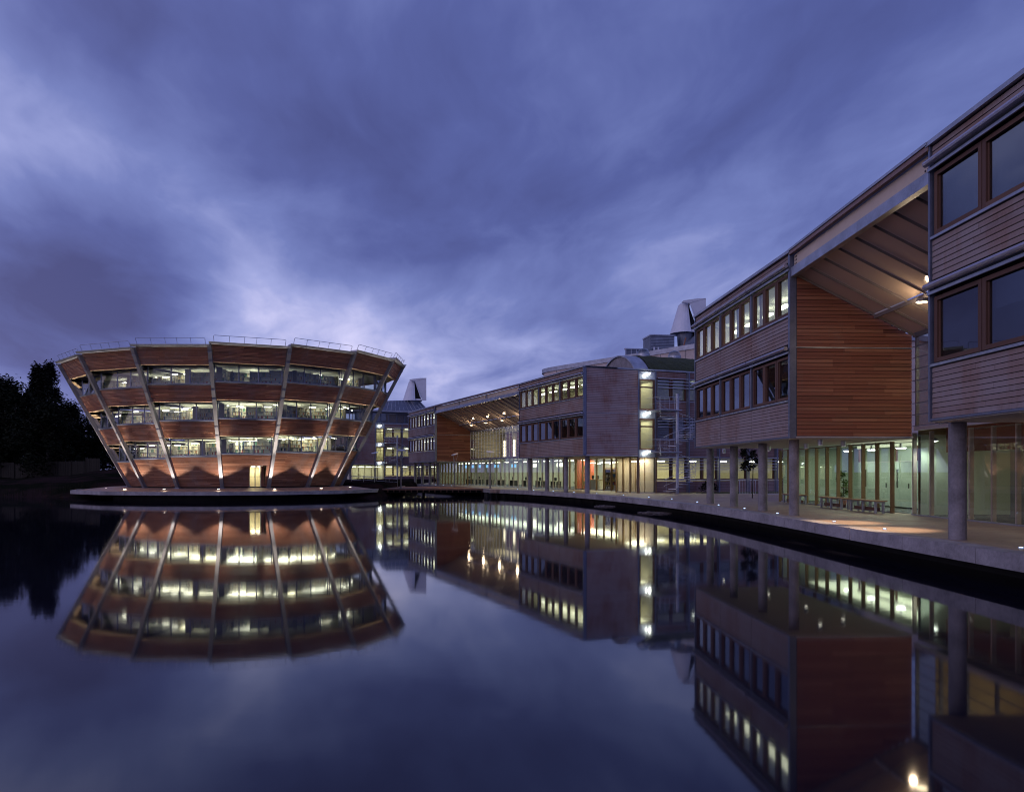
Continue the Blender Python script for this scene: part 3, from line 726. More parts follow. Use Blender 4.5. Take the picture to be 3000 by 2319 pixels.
def block(F, L, nb, root, dep, bud, mats, lit, wins=3, side_clip=None, side=True, xcol=None, far_side=True):
    """a two-storey timber box on columns; F x runs along the front from its far end"""
    st = MB(); st2 = MB(); fm, sm = mats; bl = L / nb
    # core shell behind the cladding; its black puts shade into the window recesses
    sh = MB()
    for z0, z1 in ((Z_['soff'], Z_['s1']), (Z_['h1'] + .10, Z_['s2']), (Z_['h2'] + .10, Z_['top'])): sh.box(F, .05, L - .05, .045, .16, z0 + .02, z1) if False else ubox('wall', F, .05, L - .05, .045, .16, z0 + .02, z1, 'dark_void', root)
    ubox('wall', F, .05, .2, .16, dep - .1, Z_['soff'] + .02, Z_['top'], 'dark_void', root)
    if not side_clip: ubox('wall', F, L - .2, L - .05, .161, dep - .1, Z_['soff'] + .02, Z_['top'], 'dark_void', root)
    rf = MB(); rf.box(F, 0, L, .1, dep, Z_['top'] - .05, Z_['top'] + .05); make('roof', rf, 'zinc_dark', root, origin=F.p(0, 0, 10))
    ubox('soffit', F, .02, L - .02, .03, dep, Z_['soff'] - .03, Z_['soff'] + .01, 'soffit', root)
    for i in range(nb):
        x0, x1 = i * bl, (i + 1) * bl; g = .02
        for z0, z1 in ((Z_['b0'], Z_['s1']), (Z_['b1'], Z_['s2']), (Z_['b2'], Z_['top'])):
            plank_rows(F, x0 + g + (.05 if i == 0 else 0), x1 - g - (.14 if i == nb - 1 else 0), z0, z1, 0.0, fm, root, bud, st, (1.7, 2.6))
        for z in (Z_['s1'], Z_['s2']): ubox('sill', F, x0 + .03, x1 - .03, -.05, .12, z + .01, z + .08, 'coping_metal', root)
        awning(F, x0, x1, Z_['tb1'], root); awning(F, x0, x1, Z_['tb2'], root)
        ubox('flashing', F, x0, x1, -.035, .05, Z_['soff'], Z_['b0'] - .01, 'steel_blue', root)
        for r_, (z0, z1) in enumerate(((Z_['w1'], Z_['h1']), (Z_['w2'], Z_['h2']))):
            ww = (bl - .24) / wins; isl_ = lit[r_]
            for k_ in range(wins):
                a = x0 + .12 + ww * k_
                cur = None
                if isl_ == 'curtain': cur = random.choice([[(0, .35)], [(0, .8)], [(.3, 1)], [(0, .5)], [(.0, 1.0)]])
                elif isl_ == 'bright': cur = random.choice([None, None, [(0, .22)]])
                wo_ = window(F, a + .015, a + ww - .015, z0, z1, root, 'glass' if isl_ else 'glass_reflect', curtain=cur)
                if wins == 2 and r_ == 1: ubox('blind', F, a + .2, a + ww - .2, .24, .26, z0 + .1, z1 - .08, 'blind_fabric', wo_)
                elif not isl_ and (i + k_) % 3 == 1: ubox('blind', F, a + .16, a + ww - .16, .24, .26, z1 - .55 - .2 * (k_ % 2), z1 - .08, 'blind_fabric', wo_)
    for i in range(nb + 1):
        x = i * bl
        if i < nb:
            for z0, z1 in ((Z_['s1'] + .1, Z_['tb1'] + .12), (Z_['s2'] + .1, Z_['tb2'] + .12)): ubox('post', F, x - .05 + (.06 if i == 0 else 0), x + .07 + (.0 if i == 0 else 0), -.02, .2, z0, z1, 'steel_blue', root)
    ubox('corner_post', F, L - .13, L + .02, -.05, .22, Z_['soff'] - .02, Z_['cop'] - .1, 'steel_blue', root)
    ubox('corner_post', F, -.02, .05, -.05, .12, Z_['soff'] - .02, Z_['cop'] - .1, 'steel_blue', root)
    ubox('coping', F, -.08, L + .08, -.10, dep * .6, Z_['top'] + .02, Z_['cop'], 'coping_metal', root)
    # near end wall
    if side:
        FS = Fr(F.p(L, 0, 0), F.a + math.pi / 2)
        def cl(z, a, b_): return (a, min(b_, side_clip(z))) if side_clip else (a, b_)
        zt = Z_['top'] if not side_clip else 9.9
        plank_rows(FS, .24, dep - .05, Z_['b0'], 6.60, -.03, sm, root, bud, st2, (1.3, 2.4), cl)
        plank_rows(FS, .24, dep - .05, 6.64, zt, -.03, sm, root, bud, st2, (1.3, 2.4), cl)
        ubox('flashing', FS, .2, dep, -.05, .05, Z_['soff'], Z_['b0'] - .01, 'pale_steel', root); ubox('flashing', FS, .2, dep, -.035, .0, 6.605, 6.635, 'coping_metal', root)
        if side_clip:
            bk = MB(); pz = [(.1, Z_['soff'] + .03), (dep - .05, Z_['soff'] + .03), (dep - .05, 7.10), (.35, 9.5), (.1, 9.5)]
            bk.add([FS.p(x, .01, z) for x, z in pz] + [FS.p(x, .12, z) for x, z in pz], [(0, 1, 2, 3, 4), (9, 8, 7, 6, 5)]); make('wall', bk, 'dark_void', root)
        else: ubox('coping', FS, .1, dep + .02, -.08, .1, Z_['top'] + .02, Z_['cop'] - .01, 'coping_metal', root)
    if st.v: make('cladding_boards', st, fm, root, kind='stuff')
    if st2.v: make('cladding_boards', st2, sm, root, kind='stuff')
    # rooms
    for r_, (z0, z1) in enumerate(((Z_['w1'] - 1.1, Z_['h1'] + .12), (Z_['w2'] - 1.1, Z_['h2'] + .12))):
        isl_ = lit[r_]
        room(F, .22, L - .22, .2, dep - .15, z0, z1, root, 'plaster' if isl_ else 'shelf_end', {'bright': 330, 'warm': 210, 'curtain': 300}.get(isl_, 0), (1, .90, .56) if isl_ != 'bright' else (1, .95, .72), nb * 2 if isl_ else 0, 'ceiling_white' if isl_ else 'shelf_end')  # unlit rooms get darker walls and ceiling, their gloom put into the colour
    return st
def columns(F, xs_, y, root, r=.19):
    for x in xs_: ucyl('column', F.p(x, y, 0), r, Z_['soff'] - .03, 'concrete', root)

def atrium(FA, L, F0, root, ribs, panes_across, front_bays, roof_lights, glass_fins=True):
    """the glazed gap between two blocks: FA runs along the front line of the gap"""
    dep = 4.85
    zf, zb = 9.50, 7.14
    # eave: roof edge, cream channel, steel beam
    ubox('eave_board', FA, 0, L, -.08, .05, 10.20, 10.34, 'cedar_muted', root); ubox('eave_coping', FA, 0, L, -.12, .4, 10.34, 10.42, 'coping_metal', root)
    bl = L / front_bays
    for i in range(front_bays):
        fp = ubox('eave_panel', FA, i * bl + .10, (i + 1) * bl - .10, .10, .16, 9.72, 10.18, 'cream_panel', root)
        for x in (i * bl + .18, (i + 1) * bl - .18 - .26):
            for dx in (0, .13):
                for dz in (.07, .20, .33): ubox('bolt', FA, x + dx, x + dx + .05, .085, .10, 9.72 + dz, 9.77 + dz, 'black_rubber', root)
    for i in range(1, front_bays): ubox('eave_joint', FA, i * bl - .05, i * bl + .05, .08, .2, 9.70, 10.20, 'steel_blue', root)
    ubox('eave_beam', FA, 0, L, -.0, .22, 9.36, 9.70, 'coping_metal', root)
    ubox('roof', FA, 0, L, .22, .6, 10.0, 10.2, 'zinc_dark', root)
    def rp(x, s, dz=0): return FA.p(x, .2 + (dep - .2) * s, zf + (zb - zf) * s + dz)
    rb = L / ribs
    for i in range(ribs + 1):
        mb = MB(); mb.bar(rp(min(L - .03, max(.03, i * rb)), 0, -.06), rp(min(L - .03, max(.03, i * rb)), 1, -.06), .032, .08); make('roof_rib', mb, 'rib_paint', root, origin=rp(i * rb, 0))
        if i < ribs:
            for s0, s1 in ((.005, .66), (.675, .995)):
                mb = MB(); a = [rp(i * rb + .012, s0), rp((i + 1) * rb - .012, s0), rp((i + 1) * rb - .012, s1), rp(i * rb + .012, s1)]
                mb.hexa(a + [p + Vector((0, 0, .02)) for p in a]); make('roof_pane', mb, 'glass_roof', root, origin=a[0])
    mb = MB(); mb.bar(rp(0, .667, -.12), rp(L, .667, -.12), .09, .12); make('purlin', mb, 'rib_paint', root, origin=rp(0, .667))
    mb = MB(); mb.bar(rp(0, 1, -.05), rp(L, 1, -.05), .12, .16); make('gutter', mb, 'steel_blue', root, origin=rp(0, 1))
    for x in roof_lights:
        p = rp(x, .667, -.24); mb = MB(); mb.lathe(p, [(.001, .1), (.17, .08), (.21, -.02), (.19, -.05)], 10); lf = make('floodlight', mb, 'steel_blue', root, origin=p)
        mb = MB(); mb.lathe(p, [(.188, -.045), (.001, -.08)], 10); make('lens', mb, 'lamp_warm', lf, origin=p)
        spot(p + Vector((0, 0, -.15)), FA.p(x, -1.5, 0), 160, (1, .66, .36), 75, .8, .15)
        pl = bpy.data.lights.new('lamp', 'POINT'); pl.energy = 40; pl.color = (1, .74, .46); pl.shadow_soft_size = .12; link(bpy.data.objects.new('lamp', pl), Matrix.Translation(p + Vector((-.3, 0, -.30))))  # extra point lamp added beside the floodlight to brighten the roof panes
    return rp

# ---- near building: block D (three bays on four columns), glazed gap, block E at the right edge
DL, DR = Vector((10.15, 42.5, 0)), Vector((10.85, 29.9, 0)); aD = math.atan2(DR.y - DL.y, DR.x - DL.x); LD = (DR - DL).length
FDk = Fr(DL, aD)
NEAR = empty('timber_building', (DL.x, DL.y, 0), 'nearest cedar-clad office block on concrete columns with glazed gap, running out of the right edge', 'office building', 'timber-clad campus blocks along the terrace', 0)
bud = [246]
clipD = lambda z: (4.85 if z < 7.14 else max(.0, .2 + (9.5 - z) / 2.36 * 4.65))
block(FDk, LD, 3, NEAR, 4.9, bud, ('cedar_grey', 'cedar'), (None, 'bright'), 3, clipD)
columns(Fr((10.9 + .2, 43.0, 0), math.atan2(-11.9, .5)), (0, 4.0, 8.0), 0, NEAR, .2); ucyl('column', (11.42, 31.1, 0), .2, 3.07, 'concrete', NEAR)
EL = Vector((10.98, 20.15, 0)); aE = math.atan2(-1, .02); FE = Fr(EL, aE); bud[0] = 54
ZE = dict(Z_)
block(FE, 12.6, 3, NEAR, 4.9, bud, ('cedar_grey', 'cedar'), (None, None), 2, None)
ucyl('column', (11.72, 20.2, 0), .215, 3.07, 'concrete', NEAR); ucyl('column', (11.9, 11.8, 0), .215, 3.07, 'concrete', NEAR)
GAP = (EL - DR).length; FG = Fr(DR, math.atan2(EL.y - DR.y, EL.x - DR.x))
rp = atrium(FG, GAP, None, NEAR, 8, 8, 1, (3.35,))
spot(Vector((12.6, 25.5, 7.2)), Vector((11.6, 27.0, 0)), 5200, (1, .72, .44), 26, .9, .1); spot(Vector((12.6, 22.5, 7.2)), Vector((11.6, 23.7, 0)), 5600, (1, .72, .44), 26, .9, .1)
# back glazing, upper: lapped glass louvres from 3.5 to 7.1
FB_ = Fr(FG.p(0, 4.87, 0), FG.a)
for r_ in range(8):
    z0 = 3.55 + r_ * .44; n_ = 6
    for i in range(n_):
        a, b_ = .15 + i * (GAP - .2) / n_, .15 + (i + 1) * (GAP - .2) / n_ - .03
        mb = MB(); v = [FB_.p(a, -.08, z0), FB_.p(b_, -.08, z0), FB_.p(b_, -.02, z0 + .46), FB_.p(a, -.02, z0 + .46)]; off = FB_.p(0, .01, 0) - FB_.p(0, 0, 0)
        mb.hexa([v[0], v[1], v[1] + off, v[0] + off, v[3], v[2], v[2] + off, v[3] + off]); make('glass_louvre', mb, 'glass_louvre', NEAR, origin=v[0])
    mb = MB(); mb.bar(FB_.p(0, -.09, z0), FB_.p(GAP, -.09, z0), .02, .03); make('louvre_bar', mb, 'steel_blue', NEAR, origin=FB_.p(0, 0, z0))
for i in range(7): ubox('louvre_post', FB_, .02 + i * (GAP - .1) / 6, .10 + i * (GAP - .1) / 6, .0, .12, 3.45, 7.05, 'steel_blue', NEAR)
ubox('transom', FB_, 0, GAP, -.05, .12, 3.38, 3.52, 'pale_steel', NEAR)

def timber_glazing(F, x0, x1, n_, root, z1=3.08, fin=.14, fm='mullion_timber', gm='glass', w_=.07):
    """storey-high glazing with deep timber mullions"""
    for i in range(n_ + 1):
        x = x0 + (x1 - x0) * i / n_
        ubox('mullion', F, x - w_ / 2, x + w_ / 2, -fin, .03, .0, z1, fm, root)
        if i < n_: ubox('pane', F, x + w_ / 2 + .01, x + (x1 - x0) / n_ - w_ / 2 - .01, -.02, -.008, .06, z1 - .05, gm, root)
    ubox('threshold', F, x0, x1, -.04, .05, 0, .06, 'coping_metal', root); ubox('head_rail', F, x0, x1, -.05, .05, z1 - .05, z1, fm, root)
def glass_fins(F, x0, x1, n_, root, z1=3.38, holes=True):
    """frameless glazing with perforated steel fins"""
    for i in range(n_ + 1):
        x = x0 + (x1 - x0) * i / n_
        mb = MB(); mb.box(F, x - .05, x - .025, .02, .16, 0, z1); mb.box(F, x + .025, x + .05, .02, .16, 0, z1)
        fo = make('fin', mb, 'cream_steel', root, origin=F.p(x, 0, 0))
        if holes:
            hm = MB()
            for k_ in range(int(z1 / .26)): hm.box(F, x - .024, x + .024, .04, .14, .06 + k_ * .26, .06 + k_ * .26 + .12)
            make('fin_rungs', hm, 'cream_steel', fo, origin=F.p(x, 0, 0))
        if i < n_: ubox('pane', F, x + .03, x + (x1 - x0) / n_ - .03, -.0, .012, .05, z1 - .02, 'glass', root)
    ubox('threshold', F, x0, x1, -.05, .1, 0, .05, 'coping_metal', root)
# ground floor glazing under D and the gap and E, all on one line behind the columns
FGD = Fr((16.2, 46.2, 0), math.atan2(31.55 - 46.2, 16.5 - 16.2)); LGD = math.hypot(46.2 - 31.55, .3)
timber_glazing(FGD, 0, LGD - 1.6, 10, NEAR)
FGE = Fr(FGD.p(LGD - .1, 0, 0), math.atan2(-1, .02)); glass_fins(FGE, 0, 18.9, 15, NEAR)
ubox('pane', FGD, LGD - 1.55, LGD - .15, -.02, -.008, .06, 3.03, 'glass', NEAR)
# rooms behind
room(FGD, -.5, LGD, .3, 4.6, .02, 3.25, NEAR, 'plaster_green', 260, (.93, 1.0, .72), 0)
mb = MB()
for i in range(9): mb.box(FGD, 5.0 + i * 1.05, 5.0 + i * 1.05 + 1.02, 2.3, 2.42, .1, 2.25)
make('cupboard_fronts', mb, 'plaster_green', NEAR)
for i in range(9):
    ubox('cupboard_handle', FGD, 5.86 + i * 1.05, 5.89 + i * 1.05, 2.26, 2.3, 1.0, 1.22 if i % 3 else 1.9, 'black_rubber', NEAR)
mb = MB(); mb.box(FGD, 4.9, 14.6, 2.32, 4.5, 2.26, 2.30); mb.box(FGD, 4.9, 14.6, 2.28, 2.34, 3.0, 3.2); make('bulkhead', mb, 'white_paint', NEAR)
for i in range(6): ubox('clerestory_frame', FGD, 5.0 + i * 1.9, 5.1 + i * 1.9, 2.3, 2.38, 2.30, 3.0, 'frame_timber', NEAR)
for x in (6.4, 8.9, 11.6, 13.6): 
    p = FGD.p(x, 1.1, 2.86); mb = MB(); mb.lathe(p, [(.05, .2), (.07, .06), (.24, .02), (.24, 0)], 12); lo = make('pendant_lamp', mb, 'pale_steel', NEAR, origin=p); mb = MB(); mb.lathe(p, [(.22, -.005), (.16, -.05), (.001, -.055)], 12); make('bulb', mb, 'lamp_white', lo, origin=p)
    spot(p + Vector((0, 0, -.1)), FGD.p(x, 2.2, .6), 60, (.95, 1, .8), 110, .6, .1)
room(FGE, -.2, 19, .35, 5.5, .02, 3.6, NEAR, 'partition_wood', 130, (1, .80, .55), 0)
ubox('counter', FGE, 4.9, 8.0, 1.5, 2.0, .02, 1.15, 'partition_wood', NEAR); ubox('dark_partition', FGE, 2.2, 4.4, 2.6, 2.7, .02, 3.0, 'shelf_end', NEAR)
ubox('lintel', FGE, 1.2, 19, .7, .8, 2.55, 3.55, 'cedar', NEAR)
room(FB_, 0, GAP, .8, 4.8, 3.7, 7.0, NEAR, 'partition_wood', 170, (1, .93, .62), 3)
# floodlight inside the corner of the gap glazing
p = FGE.p(.75, .5, 3.05); mb = MB(); mb.lathe(p, [(.001, .1), (.12, .06), (.14, -.03)], 10); lo = make('floodlight', mb, 'steel_blue', NEAR, origin=p); mb = MB(); mb.lathe(p, [(.13, -.03), (.001, -.07)], 10); make('lens', mb, 'lamp_white', lo, origin=p)
spot(p + Vector((-.2, 0, -.15)), p + Vector((-.2, .6, -3)), 90, (.95, 1, .85), 120, .6, .12)
# ceiling downlights hanging from the soffit of D
k_ = 0
for (x, y) in ((12.0, 43.5), (12.9, 38.6), (13.4, 35.0), (13.8, 32.0), (12.4, 30.9)):
    p = Vector((x, y, 2.84)); d_ = empty('soffit_downlight', (x, y, 3.05), 'grey cylinder downlight hanging under the nearest block, %s from the left' % ordn[k_], 'downlight', 'downlights under the nearest block'); k_ += 1
    mb = MB(); mb.lathe(p, [(.02, .24), (.10, .22), (.10, 0), (.08, 0)], 12); make('housing', mb, 'pale_steel', d_); mb = MB(); mb.lathe(p, [(.08, .01), (.001, .012)], 12); make('lens', mb, 'lamp_warm' if k_ < 0 else 'tube_light', d_)
    spot(p + Vector((0, 0, -.03)), (x, y, 0), 26, (1, .90, .62), 115, .8, .08)

# ---- middle building: block A, long glazed gap, block B with its wing
def wing(F, y_side, L0, root, tlen, spx=.0):
    """the long side of a block seen from the water: F origin at the near front corner, x along the side"""
    st = MB(); dk = MB()
    x0 = 5.1; xd = 6.75
    # door bay
    mb = MB()
    for z0, z1 in ((9.55, 10.2), (6.25, 6.95), (3.0, 3.62)):
        pn = ubox('light_panel', F, x0 + .05, xd - .05, -.02, .04, z0, z1, 'galv', root)
        for dx in (.62, .92):
            p = F.p(x0 + dx, -.22, z0 + .36 + (.1 if dx > .8 else 0)); q = MB(); q.lathe(p, [(.03, .05), (.10, .02), (.11, -.04), (.001, -.06)], 10); o = bpy.data.objects.new('bulkhead_lamp', mesh_of('bulkhead_lamp', q, 'lamp_white', p)); link(o, Matrix.Translation(p), root)
        pt = bpy.data.lights.new('lamp', 'POINT'); pt.energy = 6; pt.color = (.93, 1, .82); pt.shadow_soft_size = .12; po = bpy.data.objects.new('lamp', pt); link(po, Matrix.Translation(F.p(x0 + .8, -.5, z0 + .3)))
    for x in (x0, xd): ubox('door_bay_post', F, x - .06, x + .06, -.06, .2, 0, 10.3, 'steel_blue', root)
    for z0, z1 in ((6.95, 9.55), (3.62, 6.25)):
        fr = MB(); a, b_ = x0 + .08, xd - .08
        fr.box(F, a, a + .14, 0, .12, z0, z1); fr.box(F, b_ - .14, b_, 0, .12, z0, z1); fr.box(F, a, b_, 0, .12, z1 - .12, z1); fr.box(F, a, b_, 0, .12, z1 - .72, z1 - .60); fr.box(F, a, b_, 0, .12, z0, z0 + .14)
        dr = make('fire_door', fr, 'frame_timber', root, origin=F.p(x0, 0, z0)); ubox('pane', F, a + .15, b_ - .15, .04, .055, z0 + .15, z1 - .73, 'glass', dr); ubox('pane', F, a + .15, b_ - .15, .04, .055, z1 - .6, z1 - .13, 'glass', dr)
        room(F, x0 + .06, xd - .06, .25, 2.6, z0, z1 - .02, root, 'plaster', 26, (1, .93, .62), 0)
    # clad wing with windows and sun-shade bars
    nb = int((tlen - xd) / 3.15)
    for i in range(nb):
        a, b_ = xd + .06 + i * 3.15, xd + (i + 1) * 3.15
        for z0, z1 in ((9.76, 10.28), (6.45, 7.76), (3.1, 4.45), (.05, 1.0)):
            plank_rows(F, a, b_ - .03, z0, z1, 0, 'cedar_muted', root, None, st, (1.4, 3.1)); ubox('wall', F, a - .03, b_, .04, .2, z0, z1, 'dark_void', root)
        for (z0, z1), lit_ in (((7.80, 9.74), 0), ((4.50, 6.35), 0), ((1.08, 3.04), 1)):
            ubox('sill', F, a, b_ - .03, -.05, .1, z0 - .05, z0 + .02, 'coping_metal', root)
            for k_ in range(2):
                xa = a + k_ * 1.54; window(F, xa + .02, xa + 1.5, z0 + .03, z1, root, 'glass_reflect' if (root is MID and not lit_) else 'glass', .11, .12)
        for zc_, hh in ((9.65, 4), (6.3, 4), (3.0, 5)):
            for q in range(hh): ubox('shade_bar', F, a, b_, -.34, -.28, zc_ - q * .26, zc_ - q * .26 + .055, 'pale_steel', root)
        ubox('wing_post', F, b_ - .05, b_ + .05, -.36, .1, .0, 10.28, 'steel_blue', root)
    make('cladding_boards', st, 'cedar_muted', root, kind='stuff')
    ubox('coping', F, x0, tlen, -.1, .2, 10.3, 10.41, 'coping_metal', root); ubox('roof', F, x0, tlen, .2, 6.5, 10.2, 10.3, 'zinc_dark', root)
    ubox('floor_slab', F, xd + .1, tlen, .25, 6.5, 6.40, 6.7, 'dark_void', root); ubox('floor_slab', F, xd + .1, tlen, .25, 6.5, 3.08, 3.4, 'dark_void', root)
    warm = 280
    room(F, xd + .1, tlen, .3, 5.5, .05, 3.06, root, 'plaster', warm * .6, (1, .84, .42), 7, 'ceiling_white', (0, 1)); area(F.p(xd + 4, 2.8, 2.9), 6, 3, 190, (1, .86, .48))
    room(F, xd + .1, tlen, .3, 5.5, 3.5, 6.38, root, 'plaster', 0 if root is MID else 240, (1, .88, .5), 0 if root is MID else 6)
    room(F, xd + .1, tlen, .3, 5.5, 6.8, 9.9, root, 'plaster', 22 if root is MID else 260, (1, .88, .5), 2 if root is MID else 6)
def staircase(F, cx, cy, label):
    """galvanised spiral escape stair; F is the wing's frame"""
    c = F.p(cx, cy, 0); st = empty('spiral_staircase', c, label, 'spiral staircase', 'galvanised spiral stairs at the block ends', F.a)
    mb = MB(); mb.lathe(c, [(.13, 0), (.13, 8.25), (.001, 8.27)], 14); make('centre_pole', mb, 'galv', st)
    N1, z_a, z_b = 17, 3.45, 6.9; R_ = 1.5
    up_ = MB()
    def run(z0, z1, a0, a1):
        n_ = 17; pts = []; pts2 = []
        for i in range(n_):
            s = (i + .5) / n_; a = a0 + (a1 - a0) * s; z = z0 + (z1 - z0) * s; h = (a1 - a0) / n_ * .62
            mb = MB(); v = []
            for zz in (z - .04, z):
                for rr, aa in ((.12, a - h), (R_, a - h), (R_, a + h), (.12, a + h)): v.append((c.x + rr * math.cos(aa), c.y + rr * math.sin(aa), zz))
            mb.hexa(v); make('tread', mb, 'galv', st, origin=c + Vector((0, 0, z)))
            if i % 2 == 0:
                mb = MB(); q = Vector((c.x + R_ * math.cos(a), c.y + R_ * math.sin(a), z)); mb.tube([q, q + Vector((0, 0, 1.0))], .013, 4); make('baluster', mb, 'galv', st, origin=q)
        for k_ in range(41):
            s = k_ / 40; a = a0 + (a1 - a0) * s; z = z0 + (z1 - z0) * s
            pts.append((c.x + R_ * math.cos(a), c.y + R_ * math.sin(a), z + 1.0)); pts2.append((c.x + R_ * math.cos(a), c.y + R_ * math.sin(a), z + .5))
        mb = MB(); mb.tube(pts, .024, 6); make('handrail', mb, 'galv', st); mb = MB(); mb.tube(pts2, .016, 5); make('mid_rail', mb, 'galv', st)
    base = F.a + math.pi                          # landing is on the left, over the door
    run(.1, z_a, base - R(350), base - R(10)); run(z_a + .15, z_b, base - R(350), base - R(10))
    for z in (z_a, z_b):
        mb = MB(); mb.box(Fr(c, F.a), -2.0, .12, -.55, 1.55, z - .08, z); make('landing', mb, 'galv', st)
        mb = MB(); FF = Fr(c, F.a); P_ = [FF.p(.0, -.55, z + 1.0), FF.p(-2.0, -.55, z + 1.0), FF.p(-2.0, 1.4, z + 1.0)]; mb.tube(P_, .022, 6); P2 = [p - Vector((0, 0, .5)) for p in P_]; mb.tube(P2, .015, 5)
        lr = make('landing_rail', mb, 'galv', st)
        for x in (-2.0, -1.55, -1.1, -.65, -.2):
            mb = MB(); mb.tube([FF.p(x, -.55, z), FF.p(x, -.55, z + 1.0)], .014, 4); make('baluster', mb, 'galv', st)
    return st
AL, AR = Vector((-15.0, 111.5, 0)), Vector((-9.96, 99.6, 0)); BL, BR = Vector((.733, 75.2, 0)), Vector((5.85, 62.4, 0))
FA_ = Fr(AL, math.atan2(AR.y - AL.y, AR.x - AL.x)); LA = (AR - AL).length
FB = Fr(BL, math.atan2(BR.y - BL.y, BR.x - BL.x)); LB = (BR - BL).length
MID = empty('timber_building', (BL.x, BL.y, 0), 'middle cedar-clad office building with long glazed gap and silvery end wall beside a spiral stair', 'office building', 'timber-clad campus blocks along the terrace')
clipA = lambda z: (4.85 if z < 7.14 else max(.0, .2 + (9.5 - z) / 2.36 * 4.65))
block(FA_, LA, 3, MID, 4.9, None, ('cedar_grey', 'cedar'), ('curtain', 'curtain'), 3, clipA)
columns(FA_, (.9, 4.5, 8.2, 11.9), .75, MID, .2)
block(FB, LB, 3, MID, 5.1, None, ('cedar_grey', 'cedar_grey_side'), (None, 'warm'), 3, None)
columns(FB, (.9, 4.9, 8.9, 12.9), .75, MID, .2)
FGp = Fr(AR, math.atan2(BL.y - AR.y, BL.x - AR.x)); LG = (BL - AR).length
rp2 = atrium(FGp, LG, None, MID, 20, 20, 3, (4.5, 9.5, 14.5, 19.5))
for x in (7, 15): spot(FGp.p(x, -.2, 8.6), FGp.p(x + 1, -3.5, 0), 1500, (1, .64, .34), 44, .9, .1)
FH = Fr(FGp.p(0, 4.87, 0), FGp.a)
mb = MB()
for r_ in range(10): mb.box(FH, 0, LG, -.05, -.02, 3.5 + r_ * .40, 3.53 + r_ * .40)
for i in range(28): mb.box(FH, i * LG / 27 - .03, i * LG / 27 + .03, -.02, .08, 3.4, 7.1)
make('gridded_screen', mb, 'pale_steel', MID)
for i in range(9): ubox('screen_glass', FH, i * LG / 9 + .02, (i + 1) * LG / 9 - .02, .01, .022, 3.5, 7.08, 'glass_louvre' if i < 6 else 'glass_reflect', MID)
ubox('transom', FH, 0, LG, -.08, .12, 3.36, 3.5, 'pale_steel', MID)
glass_fins(FH, 0, LG, 21, MID, 3.36)
room(FH, 0, LG, .6, 4.4, 3.6, 7.0, MID, 'plaster', 260, (1, .90, .60), 0)
for i in range(9):
    x = 1.2 + i * 2.9; ubox('glowing_doorway', FH, x, x + .9, 4.25, 4.33, 3.65, 5.9, 'panel_glow', MID); ubox('inner_timber', FH, x + 1.1, x + 2.6, 4.2, 4.3, 3.65, 6.9, 'cedar', MID)  # each doorway is a self-glowing panel, the light beyond put into it
room(FH, -14, LG - .3, .4, 8.0, .02, 3.35, MID, 'plaster', 1000, (.94, 1.0, .78), 14, 'ceiling_white', (1, 0))
for i, x in enumerate((-11, -8.2, -5.5, -2.6, .5, 3.4, 6.2, 9.1, 12.4, 15.6, 18.8)):
    ubox('display_screen', FH, x, x + 1.3, 3.2, 3.3, 2.35, 2.75, 'sign_blue' if i < 7 else 'panel_glow', MID) if i % 2 == 0 or i < 5 else None
FGA = Fr(FA_.p(-1.0, 5.0, 0), FA_.a); timber_glazing(FGA, -2.5, LA + 1.0, 12, MID)
# B ground floor: glazing parallel to the front, then the shopfront along the side
FGB = Fr(FB.p(-4.0, 6.75, 0), FB.a); timber_glazing(FGB, 0, LB + 3.95, 12, MID, 3.05)
ubox('soffit', FB, .02, LB - .02, 5.1, 7.1, 3.07, 3.11, 'soffit', MID)
FS_B = Fr(FB.p(LB, 0, 0), FB.a + math.pi / 2)
timber_glazing(FS_B, 5.1, 6.75, 1, MID, 3.0)
room(FS_B, 5.2, 6.7, .15, 3.6, .02, 3.0, MID, 'cream_panel', 110, (1, .90, .66), 1, 'ceiling_white', (0, 1))
timber_glazing(Fr(FB.p(LB - 3.65, 5.12, 0), FB.a), 0, 3.6, 3, MID, 3.03)
wing(FS_B, 0, 5.1, MID, 30)
room(FB, -4.4, LB - 5.6, 7.15, 11.6, .02, 3.05, MID, 'plaster', 800, (1, .91, .62), 8, 'ceiling_white', (0, 0))
ubox('red_wall', FB, -2.4, -2.2, 7.2, 9.4, .02, 3.04, 'red_paint', MID); ubox('red_wall', FB, 10.9, 11.05, 7.2, 8.2, .02, 3.04, 'red_paint', MID)
ubox('shop_partition', FB, 6.3, 8.3, 8.6, 8.7, .02, 3.04, 'cream_panel', MID)
for i in range(7):
    p = FB.p(-3.4 + i * 2.5, 7.9, 2.62); mb = MB(); mb.lathe(p, [(.02, .4), (.03, .1), (.20, .06), (.22, 0)], 12); lo = make('pendant_lamp', mb, 'pale_steel', MID, origin=p); mb = MB(); mb.lathe(p, [(.21, -.005), (.14, -.06), (.001, -.07)], 12); make('bulb', mb, 'tube_light', lo, origin=p)

